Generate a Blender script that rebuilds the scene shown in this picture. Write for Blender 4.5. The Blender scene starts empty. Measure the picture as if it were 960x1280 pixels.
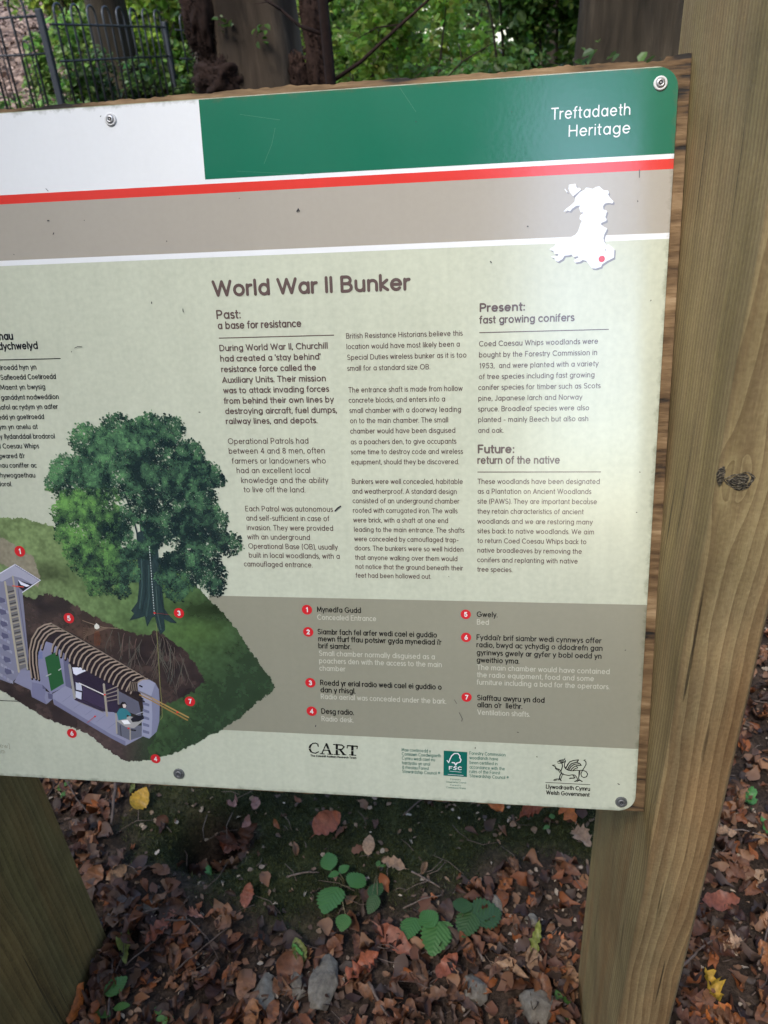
import bpy, bmesh, math, random
import numpy as np
from mathutils import Vector, Matrix
from mathutils.geometry import tessellate_polygon

random.seed(7)
rng = np.random.default_rng(7)
S = bpy.context.scene
COL = S.collection

# ------------------------------------------------------------------ camera
FPX = 974.35                      # focal length in pixels of a 960x1280 frame
CAM_H = 1.775
MW = Matrix(((0.99035826, 0.12185777, -0.06588783),
             (0.00582885, -0.51185632, -0.8590513),
             (-0.13840718, 0.8503845, -0.50763142)))      # columns: world X, Y, Z seen from the camera (x right, y down, z forward)
CAMP = Vector((0, 0, CAM_H))
cam_data = bpy.data.cameras.new("camera")
cam = bpy.data.objects.new("camera", cam_data)
COL.objects.link(cam)
cam.matrix_world = Matrix.Translation(CAMP) @ (MW.transposed() @ Matrix.Diagonal((1, -1, -1))).to_4x4()
cam_data.sensor_fit = 'VERTICAL'
cam_data.sensor_height = 36
cam_data.lens = FPX / 1280 * 36
cam_data.clip_start = 0.02
cam_data.clip_end = 500
cam_data.dof.use_dof = True
cam_data.dof.focus_distance = 0.93
cam_data.dof.aperture_fstop = 27.4 / 2.6
S.camera = cam

# ------------------------------------------------------------------ world, sun, exposure
SUN_EL, SUN_AZ = math.radians(52), math.radians(205)
w = bpy.data.worlds.new("World")
S.world = w
w.use_nodes = True
wn = w.node_tree.nodes
sky = wn.new('ShaderNodeTexSky')
sky.sky_type = 'NISHITA'
sky.sun_disc = False
sky.sun_elevation = SUN_EL
sky.sun_rotation = SUN_AZ
sky.air_density = 1.0
sky.dust_density = 1.2
sky.ozone_density = 1.0
w.node_tree.links.new(sky.outputs[0], wn['Background'].inputs[0])
wn['Background'].inputs[1].default_value = 0.15
sun_d = bpy.data.lights.new("sun", 'SUN')
sun_d.energy = 1.8
sun_d.angle = math.radians(14)
sun_d.color = (1.0, 0.96, 0.9)
sun = bpy.data.objects.new("sun", sun_d)
COL.objects.link(sun)
sd = Vector((math.sin(SUN_AZ) * math.cos(SUN_EL), math.cos(SUN_AZ) * math.cos(SUN_EL), math.sin(SUN_EL)))
sun.rotation_euler = sd.to_track_quat('Z', 'Y').to_euler()
S.view_settings.view_transform = 'Standard'
S.view_settings.look = 'None'
S.view_settings.exposure = 1.78
S.view_settings.gamma = 1
S.cycles.max_bounces = 6
S.cycles.diffuse_bounces = 3
S.cycles.transmission_bounces = 4
S.cycles.use_denoising = True

# ------------------------------------------------------------------ geometry helpers
def ray(px, py):
    return MW.transposed() @ Vector((px - 480, py - 640, FPX))

TILT = 0.2767835
BN = Vector((0, math.cos(TILT), -math.sin(TILT)))      # into the board
BU = Vector((0, math.sin(TILT), math.cos(TILT)))       # up the board
BH = 0.8793
BO = CAMP + BN * BH
BM = Matrix(((1, 0, 0, BO.x), (0, BU.y, -BN.y, BO.y), (0, BU.z, -BN.z, BO.z), (0, 0, 0, 1)))   # board frame: u right, v up, w to the viewer

def B(px, py):
    """where the print seen at this place of the photograph lies on the sign: (u, v) in metres"""
    d = ray(px, py)
    q = d * (BH / d.dot(BN))
    return (q.x, q.dot(BU))

def G(px, py, z=0.0):
    d = ray(px, py)
    q = CAMP + d * ((z - CAM_H) / d.z)
    return q

def at(px, py, Y):
    d = ray(px, py)
    return CAMP + d * (Y / d.y)

def s2l(c):
    c = c / 255.0
    return c / 12.92 if c <= 0.04045 else ((c + 0.055) / 1.055) ** 2.4

def rgb(r, g, b, k=1.0):
    return (min(1, s2l(r) * k), min(1, s2l(g) * k), min(1, s2l(b) * k), 1)

def link(name, me, parent=None, mat=None):
    o = bpy.data.objects.new(name, me)
    COL.objects.link(o)
    if parent is not None:
        o.parent = parent
    if mat is not None:
        me.materials.append(mat)
    return o

def tag(o, label=None, cat=None, group=None, kind=None):
    if label: o['label'] = label
    if cat: o['category'] = cat
    if group: o['group'] = group
    if kind: o['kind'] = kind
    return o

def empty(name, loc, rz=0.0, parent=None):
    o = bpy.data.objects.new(name, None)
    o.empty_display_size = 0.1
    COL.objects.link(o)
    o.location = loc
    o.rotation_euler = (0, 0, rz)
    if parent: o.parent = parent
    return o

def mesh(name, verts, faces, smooth=False):
    me = bpy.data.meshes.new(name)
    me.from_pydata([tuple(v) for v in verts], [], [tuple(f) for f in faces])
    if smooth:
        me.polygons.foreach_set('use_smooth', [True] * len(me.polygons))
    me.update()
    return me

def fast_mesh(name, V, F, colors=None, smooth=False):
    """V (n,3) array, F (m,k) array of equal-sized faces, colors (m,3) per face or (n,3) per vertex"""
    V = np.asarray(V, dtype=np.float32); F = np.asarray(F, dtype=np.int32)
    me = bpy.data.meshes.new(name)
    me.vertices.add(len(V)); me.vertices.foreach_set('co', V.ravel())
    m, k = F.shape
    me.loops.add(m * k); me.loops.foreach_set('vertex_index', F.ravel())
    me.polygons.add(m)
    me.polygons.foreach_set('loop_start', np.arange(0, m * k, k, dtype=np.int32))
    if smooth: me.polygons.foreach_set('use_smooth', np.ones(m, dtype=bool))
    me.update(calc_edges=True)
    if colors is not None:
        colors = np.asarray(colors, dtype=np.float32)
        dom = 'FACE' if len(colors) == m and len(colors) != len(V) else 'POINT'
        at_ = me.attributes.new('tint', 'FLOAT_COLOR', dom)
        c4 = np.ones((len(colors), 4), dtype=np.float32); c4[:, :3] = colors[:, :3]
        at_.data.foreach_set('color', c4.ravel())
    return me

def tube(bm, pts, rad, n=8, cap=True):
    """tapered tube through pts"""
    rings = []
    pts = [Vector(p) for p in pts]
    if not hasattr(rad, '__len__'): rad = [rad] * len(pts)
    up = Vector((0.3, 0.2, 0.93)).normalized()
    for i, p in enumerate(pts):
        t = (pts[min(i + 1, len(pts) - 1)] - pts[max(i - 1, 0)])
        t.normalize()
        a = t.cross(up)
        if a.length < 0.1: a = t.cross(Vector((1, 0, 0)))
        a.normalize(); b = t.cross(a)
        rings.append([bm.verts.new(p + (a * math.cos(2 * math.pi * k / n) + b * math.sin(2 * math.pi * k / n)) * rad[i]) for k in range(n)])
    for r0, r1 in zip(rings, rings[1:]):
        for k in range(n):
            bm.faces.new((r0[k], r0[(k + 1) % n], r1[(k + 1) % n], r1[k]))
    if cap:
        bm.faces.new(rings[0][::-1]); bm.faces.new(rings[-1])

def bm_obj(name, bm, parent=None, mat=None, smooth=True):
    bmesh.ops.recalc_face_normals(bm, faces=bm.faces)
    me = bpy.data.meshes.new(name)
    bm.to_mesh(me); bm.free()
    if smooth: me.polygons.foreach_set('use_smooth', [True] * len(me.polygons))
    return link(name, me, parent, mat)

def vnoise(x, y, seed=0):
    """smooth value noise for numpy arrays, 0..1"""
    x = np.asarray(x, dtype=float); y = np.asarray(y, dtype=float)
    xi = np.floor(x).astype(np.int64); yi = np.floor(y).astype(np.int64)
    xf = x - xi; yf = y - yi
    def h(a, b):
        n = (a * 374761393 + b * 668265263 + seed * 1442695041) & 0x7fffffff
        n = ((n ^ (n >> 13)) * 1274126177) & 0x7fffffff
        return ((n ^ (n >> 16)) & 0xffff) / 65535.0
    u = xf * xf * (3 - 2 * xf); v = yf * yf * (3 - 2 * yf)
    return (h(xi, yi) * (1 - u) + h(xi + 1, yi) * u) * (1 - v) + (h(xi, yi + 1) * (1 - u) + h(xi + 1, yi + 1) * u) * v

def fbm(x, y, seed=0, o=3):
    s = 0; a = 0.5; t = 0
    for i in range(o):
        s = s + a * vnoise(x * 2 ** i, y * 2 ** i, seed + i); t += a; a *= 0.5
    return s / t

def inpoly(px, py, poly):
    ins = np.zeros(px.shape, dtype=bool)
    n = len(poly)
    for i in range(n):
        x0, y0 = poly[i]; x1, y1 = poly[(i + 1) % n]
        if y0 == y1: continue
        c = ((y0 > py) != (y1 > py)) & (px < (x1 - x0) * (py - y0) / (y1 - y0) + x0)
        ins ^= c
    return ins

# ------------------------------------------------------------------ material helpers
def new_mat(name):
    m = bpy.data.materials.new(name)
    m.use_nodes = True
    nt = m.node_tree
    return m, nt, nt.nodes['Principled BSDF']

def N(nt, kind, **kw):
    n = nt.nodes.new(kind)
    for k, v in kw.items():
        if k.startswith('in_'):
            key = k[3:]
            n.inputs[int(key) if key.isdigit() else key.replace('_', ' ')].default_value = v
        else:
            setattr(n, k, v)
    return n

def ramp(nt, fac, stops):
    r = nt.nodes.new('ShaderNodeValToRGB')
    e = r.color_ramp.elements
    while len(e) < len(stops): e.new(0.5)
    for i, (p, c) in enumerate(stops):
        e[i].position = p; e[i].color = c if len(c) == 4 else (*c, 1)
    nt.links.new(fac, r.inputs[0])
    return r

def mapping(nt, scale, out='Object', rot=(0, 0, 0)):
    tc = nt.nodes.new('ShaderNodeTexCoord')
    mp = nt.nodes.new('ShaderNodeMapping')
    mp.inputs['Scale'].default_value = scale
    mp.inputs['Rotation'].default_value = rot
    nt.links.new(tc.outputs[out], mp.inputs[0])
    return mp

PRINT = {}
def print_mat(name, color, mottle=0.06, attr=False):
    """flat ink on the sign's laminated face; every ink shares the laminate's gloss and its fine pebbling"""
    if name in PRINT: return PRINT[name]
    m, nt, p = new_mat(name)
    L = nt.links.new
    mp = mapping(nt, (1, 1, 1))
    n1 = N(nt, 'ShaderNodeTexNoise', in_Scale=9.0, in_Detail=5.0, in_Roughness=0.65)
    n2 = N(nt, 'ShaderNodeTexNoise', in_Scale=160.0, in_Detail=3.0)
    L(mp.outputs[0], n1.inputs['Vector']); L(mp.outputs[0], n2.inputs['Vector'])
    mps = mapping(nt, (70, 4, 1)); n6 = N(nt, 'ShaderNodeTexNoise', in_Scale=1.0, in_Detail=5.0, in_Roughness=0.6); L(mps.outputs[0], n6.inputs['Vector'])
    a0 = N(nt, 'ShaderNodeMath', operation='MULTIPLY_ADD', in_1=0.7, in_2=-0.35); L(n6.outputs[0], a0.inputs[0])
    a1 = N(nt, 'ShaderNodeMath', operation='ADD'); L(n1.outputs[0], a1.inputs[0]); L(a0.outputs[0], a1.inputs[1])
    a = N(nt, 'ShaderNodeMath', operation='ADD'); L(a1.outputs[0], a.inputs[0]); L(n2.outputs[0], a.inputs[1])
    mr = N(nt, 'ShaderNodeMapRange'); L(a.outputs[0], mr.inputs[0])
    mr.inputs[1].default_value = 0.4; mr.inputs[2].default_value = 1.6
    mr.inputs[3].default_value = 1 - mottle; mr.inputs[4].default_value = 1 + mottle * 0.6
    mx = N(nt, 'ShaderNodeVectorMath', operation='SCALE'); L(mr.outputs[0], mx.inputs['Scale'])
    if attr:
        at_ = N(nt, 'ShaderNodeAttribute', attribute_name='tint'); L(at_.outputs['Color'], mx.inputs[0])
    else:
        c = N(nt, 'ShaderNodeRGB'); c.outputs[0].default_value = color; L(c.outputs[0], mx.inputs[0])
    sx = N(nt, 'ShaderNodeSeparateXYZ'); L(mp.outputs[0], sx.inputs[0])
    def edge(out, lim, sign):
        d = N(nt, 'ShaderNodeMath', operation='MULTIPLY_ADD', in_1=-sign, in_2=sign * lim); L(out, d.inputs[0]); return d.outputs[0]
    e1 = N(nt, 'ShaderNodeMath', operation='MINIMUM'); L(edge(sx.outputs[0], RIGHT, 1), e1.inputs[0]); L(edge(sx.outputs[1], TOP, 1), e1.inputs[1])
    e2 = N(nt, 'ShaderNodeMath', operation='MINIMUM'); L(e1.outputs[0], e2.inputs[0]); L(edge(sx.outputs[1], BOT, -1), e2.inputs[1])
    ng = N(nt, 'ShaderNodeTexNoise', in_Scale=70.0, in_Detail=6.0, in_Roughness=0.7); L(mp.outputs[0], ng.inputs['Vector'])
    eg = N(nt, 'ShaderNodeMath', operation='MULTIPLY_ADD', in_1=-0.022, in_2=0.014); L(ng.outputs[0], eg.inputs[0])
    eg2 = N(nt, 'ShaderNodeMath', operation='ADD'); L(e2.outputs[0], eg2.inputs[0]); L(eg.outputs[0], eg2.inputs[1])
    gm = N(nt, 'ShaderNodeMapRange'); L(eg2.outputs[0], gm.inputs[0]); gm.inputs[1].default_value = 0.0; gm.inputs[2].default_value = 0.007; gm.inputs[3].default_value = 0.55; gm.inputs[4].default_value = 0.0
    gx = N(nt, 'ShaderNodeMix', data_type='RGBA'); L(gm.outputs[0], gx.inputs[0]); L(mx.outputs[0], gx.inputs[6]); gx.inputs[7].default_value = (0.10, 0.11, 0.06, 1)
    L(gx.outputs[2], p.inputs['Base Color'])
    # film of grime: broad roughness patches
    n3 = N(nt, 'ShaderNodeTexNoise', in_Scale=14.0, in_Detail=4.0); L(mp.outputs[0], n3.inputs['Vector'])
    r2 = N(nt, 'ShaderNodeMapRange'); L(n3.outputs[0], r2.inputs[0])
    r2.inputs[1].default_value = 0.1; r2.inputs[2].default_value = 0.9; r2.inputs[3].default_value = 0.14; r2.inputs[4].default_value = 0.26
    L(r2.outputs[0], p.inputs['Roughness'])
    p.inputs['Specular IOR Level'].default_value = 0.6
    p.inputs['Coat Weight'].default_value = 1.0
    p.inputs['Coat IOR'].default_value = 1.72
    p.inputs['Coat Roughness'].default_value = 0.16
    n4 = N(nt, 'ShaderNodeTexVoronoi', in_Scale=240.0, feature='SMOOTH_F1'); L(mp.outputs[0], n4.inputs['Vector'])
    bp = N(nt, 'ShaderNodeBump', in_Strength=0.035, in_Distance=0.0010); L(n4.outputs['Distance'], bp.inputs['Height'])
    L(bp.outputs[0], p.inputs['Normal']); L(bp.outputs[0], p.inputs['Coat Normal'])
    PRINT[name] = m
    return m

def leaf_mat(name, stops=None, attr=True, transl=0.35, rough=0.5):
    m, nt, p = new_mat(name)
    L = nt.links.new
    if attr:
        c = N(nt, 'ShaderNodeAttribute', attribute_name='tint').outputs['Color']
    else:
        oi = N(nt, 'ShaderNodeObjectInfo')
        c0 = ramp(nt, oi.outputs['Random'], stops).outputs[0]
        mp = mapping(nt, (1, 1, 1))
        nz = N(nt, 'ShaderNodeTexNoise', in_Scale=9.0, in_Detail=4.0); L(mp.outputs[0], nz.inputs['Vector'])
        mr = N(nt, 'ShaderNodeMapRange'); L(nz.outputs[0], mr.inputs[0]); mr.inputs[1].default_value = .3; mr.inputs[2].default_value = .7
        mr.inputs[3].default_value = .65; mr.inputs[4].default_value = 1.25
        sc = N(nt, 'ShaderNodeVectorMath', operation='SCALE'); L(c0, sc.inputs[0]); L(mr.outputs[0], sc.inputs['Scale'])
        c = sc.outputs[0]
    L(c, p.inputs['Base Color'])
    p.inputs['Roughness'].default_value = rough
    out = nt.nodes['Material Output']
    if transl:
        tr = N(nt, 'ShaderNodeBsdfTranslucent'); L(c, tr.inputs[0])
        mx = N(nt, 'ShaderNodeMixShader', in_0=transl); L(p.outputs[0], mx.inputs[1]); L(tr.outputs[0], mx.inputs[2])
        L(mx.outputs[0], out.inputs[0])
    return m

# =================================================================== GROUND
def smooth(a): a = np.clip(a, 0, 1); return a * a * (3 - 2 * a)
HOLE = G(262, 1050)
def terrain(x, y):
    x = np.asarray(x, float); y = np.asarray(y, float)
    bank = smooth((-0.40 - x / np.maximum(y, 1.0)) / 0.10)          # the bank climbs at the left only
    z = smooth((y - 2.4) / 4.3) * 0.95 + np.maximum(0, y - 6.5) * 0.235 * bank + np.minimum(np.maximum(0, y - 6.5) * 0.05, 0.6) * (1 - bank)
    z = z + (fbm(x * 0.6, y * 0.6, 3) - 0.5) * 0.35 * smooth((y - 2.6) / 3)
    z = z + (fbm(x * 5, y * 5, 8) - 0.5) * 0.035 + (fbm(x * 21, y * 21, 5) - 0.5) * 0.014
    r2 = ((x - HOLE.x) / 0.085) ** 2 + ((y - HOLE.y) / 0.07) ** 2
    z = z - 0.20 * np.exp(-r2 ** 1.5)
    return z

def tz(x, y): return float(terrain(np.array([x]), np.array([y]))[0])

# moss covers a band of bare soil between the posts
def mossy(x, y):
    x = np.asarray(x, float); y = np.asarray(y, float)
    base = 1.0 - np.clip(np.abs((x + 0.32) / 0.66), 0, 2) ** 4
    lower = 1.13 + 0.10 * np.sin(x * 5.0 + 1.0) + 0.10 * (x > -0.1) * np.clip(x + 0.1, 0, 1)
    edge = np.clip((y - lower) / 0.12, -1, 1)
    far = np.clip((1.75 - y) / 0.2, -1, 1)
    n = fbm(x * 7, y * 7, 21) * 1.9 - 1.05 - 1.5 * np.exp(-(((x - HOLE.x - 0.03) / 0.11) ** 2 + ((y - HOLE.y) / 0.07) ** 2))
    return np.minimum(np.minimum(base, edge), far) + n * 0.9

xs = np.concatenate([np.linspace(-220, -14, 14), np.linspace(-12, -1.6, 42), np.arange(-1.5, 1.8, 0.022), np.linspace(1.9, 10, 30), np.linspace(12, 220, 14)])
ys = np.concatenate([np.linspace(-220, -14, 12), np.linspace(-12, 0.3, 22), np.arange(0.4, 3.2, 0.022), np.linspace(3.3, 18, 80), np.linspace(19, 60, 24), np.linspace(66, 220, 10)])
X, Y = np.meshgrid(xs, ys)
Z = terrain(X, np.minimum(Y, 60))
V = np.stack([X.ravel(), Y.ravel(), Z.ravel()], 1)
nx, ny = len(xs), len(ys)
ii = (np.arange(ny - 1)[:, None] * nx + np.arange(nx - 1)[None, :]).ravel()
F = np.stack([ii, ii + 1, ii + 1 + nx, ii + nx], 1)
ms = np.clip(mossy(X, Y) * 1.5, 0, 1).ravel()
lf_ = smooth((-2.6 - X + (fbm(X, Y, 14) - 0.5) * 1.5) / 0.8).ravel()
gme = fast_mesh('ground', V, F, np.stack([ms, lf_, ms * 0], 1), smooth=True)
m, nt, p = new_mat('woodland soil')
L = nt.links.new
mp = mapping(nt, (1, 1, 1))
na = N(nt, 'ShaderNodeTexNoise', in_Scale=14.0, in_Detail=8.0, in_Roughness=0.7); L(mp.outputs[0], na.inputs['Vector'])
nb = N(nt, 'ShaderNodeTexNoise', in_Scale=120.0, in_Detail=4.0, in_Roughness=0.6); L(mp.outputs[0], nb.inputs['Vector'])
ad = N(nt, 'ShaderNodeMath', operation='MULTIPLY_ADD'); L(nb.outputs[0], ad.inputs[0]); ad.inputs[1].default_value = 0.6; L(na.outputs[0], ad.inputs[2])
soil = ramp(nt, ad.outputs[0], [(0.45, (0.008, 0.006, 0.005)), (0.75, (0.030, 0.020, 0.014)), (1.0, (0.09, 0.06, 0.042))])
moss = ramp(nt, ad.outputs[0], [(0.5, (0.008, 0.011, 0.004)), (0.8, (0.022, 0.026, 0.008)), (1.05, (0.05, 0.055, 0.016))])
at_ = N(nt, 'ShaderNodeAttribute', attribute_name='tint')
mx = N(nt, 'ShaderNodeMix', data_type='RGBA'); sc_ = N(nt, 'ShaderNodeSeparateColor'); L(at_.outputs['Color'], sc_.inputs[0]); L(sc_.outputs[0], mx.inputs[0]); L(soil.outputs[0], mx.inputs[6]); L(moss.outputs[0], mx.inputs[7])
# the far bank is carpeted with pale pinkish leaf litter
vf = N(nt, 'ShaderNodeTexVoronoi', in_Scale=16.0); L(mp.outputs[0], vf.inputs['Vector'])
far = ramp(nt, vf.outputs['Color'], [(0.2, (0.04, 0.025, 0.02)), (0.5, (0.12, 0.08, 0.06)), (0.8, (0.22, 0.16, 0.13))])
sx = N(nt, 'ShaderNodeSeparateXYZ'); L(mp.outputs[0], sx.inputs[0])
fr = N(nt, 'ShaderNodeMapRange'); L(sx.outputs[1], fr.inputs[0]); fr.inputs[1].default_value = 3; fr.inputs[2].default_value = 7
farg = ramp(nt, vf.outputs['Color'], [(0.2, (0.02, 0.018, 0.010)), (0.5, (0.05, 0.048, 0.02)), (0.8, (0.10, 0.08, 0.045))])
mx3 = N(nt, 'ShaderNodeMix', data_type='RGBA'); L(sc_.outputs[1], mx3.inputs[0]); L(farg.outputs[0], mx3.inputs[6]); L(far.outputs[0], mx3.inputs[7])
mx2 = N(nt, 'ShaderNodeMix', data_type='RGBA'); L(fr.outputs[0], mx2.inputs[0]); L(mx.outputs[2], mx2.inputs[6]); L(mx3.outputs[2], mx2.inputs[7])
L(mx2.outputs[2], p.inputs['Base Color'])
p.inputs['Roughness'].default_value = 0.9
p.inputs['Specular IOR Level'].default_value = 0.2
bp = N(nt, 'ShaderNodeBump', in_Strength=0.9, in_Distance=0.012); L(ad.outputs[0], bp.inputs['Height']); L(bp.outputs[0], p.inputs['Normal'])
ground = link('ground', gme, None, m)
tag(ground, kind='structure')

# =================================================================== POSTS AND BOARD
XR, XL = 0.1900, -0.9056
board = empty('information_board', (-0.36, 0.8, 0.0))
tag(board, 'large woodland information board about a wartime bunker, tilted back between two broad wooden posts', 'information board')
LOC = board.location.copy()
def under_board(o):
    """parts of the board are modelled in world or board coordinates; keep them there under the Empty"""
    o.parent = board
    o.matrix_parent_inverse = Matrix.Translation(-LOC)
    return o

def wood_mat(name, axis, knot, base, freq, flow, wk=0.42, tk=1.0):
    m, nt, p = new_mat(name)
    L = nt.links.new
    tc = nt.nodes.new('ShaderNodeTexCoord')
    sep = N(nt, 'ShaderNodeSeparateXYZ'); L(tc.outputs['Object'], sep.inputs[0])
    def math_(op, a, b=None, c=None):
        n = N(nt, 'ShaderNodeMath', operation=op)
        for i, v in enumerate((a, b, c)):
            if v is None: continue
            if isinstance(v, (int, float)): n.inputs[i].default_value = v
            else: L(v, n.inputs[i])
        return n.outputs[0]
    cc = sep.outputs[axis]; zz = sep.outputs[2]
    # slow wander of the grain along the post
    mp = N(nt, 'ShaderNodeMapping'); mp.inputs['Scale'].default_value = (6, 6, 1.7); L(tc.outputs['Object'], mp.inputs[0])
    nw = N(nt, 'ShaderNodeTexNoise', in_Scale=1.0, in_Detail=3.0); L(mp.outputs[0], nw.inputs['Vector'])
    wander = math_('MULTIPLY', math_('SUBTRACT', nw.outputs[0], 0.5), flow)
    psi = math_('ADD', cc, wander)
    prof = None
    for (kc, kz, ka, ks) in knot:
        dx = math_('SUBTRACT', cc, kc)
        dz = math_('MULTIPLY', math_('SUBTRACT', zz, kz), ks)
        r2 = math_('ADD', math_('MULTIPLY', dx, dx), math_('MULTIPLY', dz, dz))
        r2 = math_('MAXIMUM', r2, ka * ka * 0.35)
        psi = math_('SUBTRACT', psi, math_('MULTIPLY', dx, math_('DIVIDE', ka * ka, r2)))
    comb = N(nt, 'ShaderNodeCombineXYZ'); L(psi, comb.inputs[0]); L(math_('MULTIPLY', zz, 0.02), comb.inputs[2])
    wv = N(nt, 'ShaderNodeTexWave', wave_type='BANDS', bands_direction='X', wave_profile='SAW', in_Scale=freq, in_Distortion=1.2, in_Detail=2.0)
    wv.inputs['Detail Scale'].default_value = 0.6
    L(comb.outputs[0], wv.inputs['Vector'])
    comb2 = N(nt, 'ShaderNodeCombineXYZ'); L(math_('MULTIPLY', psi, 1), comb2.inputs[0]); L(math_('MULTIPLY', zz, 0.03), comb2.inputs[2])
    broad = N(nt, 'ShaderNodeTexNoise', in_Scale=38.0, in_Detail=3.0); L(comb2.outputs[0], broad.inputs['Vector'])
    fib = N(nt, 'ShaderNodeTexNoise', in_Scale=1.0, in_Detail=6.0, in_Roughness=0.7)
    mp2 = N(nt, 'ShaderNodeMapping'); mp2.inputs['Scale'].default_value = (700, 700, 14); L(tc.outputs['Object'], mp2.inputs[0]); L(mp2.outputs[0], fib.inputs['Vector'])
    sp = N(nt, 'ShaderNodeTexNoise', in_Scale=260.0, in_Detail=3.0); L(tc.outputs['Object'], sp.inputs['Vector'])
    f = math_('ADD', math_('MULTIPLY', wv.outputs[0], wk), math_('MULTIPLY', broad.outputs[0], 0.55))
    f = math_('ADD', f, math_('MULTIPLY', math_('SUBTRACT', fib.outputs[0], 0.5), 0.5))
    f = math_('ADD', f, math_('MULTIPLY', math_('SUBTRACT', sp.outputs[0], 0.5), 0.35))
    cr = ramp(nt, f, base)
    # green algae and pinkish heartwood in broad streaks
    mp3 = N(nt, 'ShaderNodeMapping'); mp3.inputs['Scale'].default_value = (14, 14, 1.6); L(tc.outputs['Object'], mp3.inputs[0])
    al = N(nt, 'ShaderNodeTexNoise', in_Scale=1.0, in_Detail=4.0, in_Roughness=0.6); L(mp3.outputs[0], al.inputs['Vector'])
    tint = ramp(nt, al.outputs[0], [(0.35, (1.08, 0.93, 0.86)), (0.52, (1.0, 1.0, 1.0)), (0.72, (0.97, 1.0, 0.88))])
    ml = N(nt, 'ShaderNodeMix', data_type='RGBA', blend_type='MULTIPLY', in_0=1.0); L(cr.outputs[0], ml.inputs[6]); L(tint.outputs[0], ml.inputs[7])
    # blotches of damp
    dm = N(nt, 'ShaderNodeTexNoise', in_Scale=7.0, in_Detail=5.0, in_Roughness=0.6); L(tc.outputs['Object'], dm.inputs['Vector'])
    dr = N(nt, 'ShaderNodeMapRange'); L(dm.outputs[0], dr.inputs[0]); dr.inputs[1].default_value = .3; dr.inputs[2].default_value = .7; dr.inputs[3].default_value = .72; dr.inputs[4].default_value = 1.12
    sc = N(nt, 'ShaderNodeVectorMath', operation='SCALE'); L(ml.outputs[2], sc.inputs[0]); L(dr.outputs[0], sc.inputs['Scale'])
    # drying checks: short dark splits along the grain
    mp4 = N(nt, 'ShaderNodeMapping'); mp4.inputs['Scale'].default_value = (150, 150, 3.2); L(tc.outputs['Object'], mp4.inputs[0])
    ck = N(nt, 'ShaderNodeTexNoise', in_Scale=1.0, in_Detail=1.0); L(mp4.outputs[0], ck.inputs['Vector'])
    cm = N(nt, 'ShaderNodeMapRange'); L(ck.outputs[0], cm.inputs[0]); cm.inputs[1].default_value = 0.70; cm.inputs[2].default_value = 0.76; cm.inputs[3].default_value = 1.0; cm.inputs[4].default_value = 0.3
    sc5 = N(nt, 'ShaderNodeVectorMath', operation='SCALE'); L(sc.outputs[0], sc5.inputs[0]); L(cm.outputs[0], sc5.inputs['Scale'])
    f = math_('SUBTRACT', f, math_('MULTIPLY', math_('SUBTRACT', 1.0, cm.outputs[0]), 1.2))
    L(sc5.outputs[0], p.inputs['Base Color'])
    p.inputs['Roughness'].default_value = 0.72
    p.inputs['Specular IOR Level'].default_value = 0.3
    bp = N(nt, 'ShaderNodeBump', in_Strength=0.55, in_Distance=0.0025); L(f, bp.inputs['Height']); L(bp.outputs[0], p.inputs['Normal'])
    return m

KN = at(922, 605, 0.612)
front_stops = [(0.05, (0.12, 0.075, 0.034)), (0.36, (0.225, 0.155, 0.075)), (0.56, (0.31, 0.228, 0.112)), (0.85, (0.45, 0.345, 0.18))]
side_stops = [(0.05, (0.11, 0.072, 0.028)), (0.36, (0.225, 0.155, 0.066)), (0.55, (0.30, 0.218, 0.096)), (0.85, (0.41, 0.31, 0.15))]
wood_front = wood_mat('pressure treated pine, flat sawn face', 0, [(KN.x, KN.z, 0.013, 0.36)], front_stops, 28.0, 0.055, 0.30)
wood_side = wood_mat('pressure treated pine, straight grained face', 1, [(0.635, CAM_H - 0.80, 0.010, 0.5)], side_stops, 34.0, 0.014, 0.30)
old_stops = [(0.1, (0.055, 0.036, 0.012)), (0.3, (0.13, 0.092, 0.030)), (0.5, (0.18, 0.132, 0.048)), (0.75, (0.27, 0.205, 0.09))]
wood_old = wood_mat('dark algae stained pine', 1, [(0.8, 0.55, 0.014, 0.45)], old_stops, 20.0, 0.04, 0.20)  # darker tones than the right hand post

def front_y(z): return 0.610 + 0.030 * min(1.0, max(0.0, (CAM_H - z) / 1.3))
def make_post(x0, x1, top, mats, flip=1):
    """broad sawn plank, waney at the arrises; x0 inner face, x1 outer face"""
    zs = np.linspace(-0.35, top, 60)
    prof = []
    for z in zs:
        yf = front_y(z); yr = 0.985
        wob = 0.0012 * math.sin(z * 9) + 0.0010 * math.sin(z * 23 + 1)
        wide = (x1 - x0) * (1.0 if z < 1.0 else 1 - 0.10 * min(1, (z - 1.0) / 0.8))
        c = 0.005
        pts = [(0 + wob, yf + c), (0 + wob + c * flip, yf), (wide - c * flip, yf), (wide, yf + c), (wide, yr - c), (wide - c * flip, yr), (c * flip, yr), (0, yr - c)]
        prof.append([(x0 + a, b, z) for a, b in pts])
    bm = bmesh.new()
    vs = [[bm.verts.new(q) for q in r] for r in prof]
    n = 8
    for r0, r1 in zip(vs, vs[1:]):
        for k in range(n):
            f = bm.faces.new((r0[k], r0[(k + 1) % n], r1[(k + 1) % n], r1[k]))
            f.material_index = 1 if k in (3, 7) else 0
            f.smooth = k in (0, 2, 4, 6)
    bm.faces.new(vs[-1]); bm.faces.new(vs[0][::-1])
    bmesh.ops.recalc_face_normals(bm, faces=bm.faces)
    me = bpy.data.meshes.new('post'); bm.to_mesh(me); bm.free()
    o = link('post', me, None)
    for q in mats: me.materials.append(q)
    return under_board(o)

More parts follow.
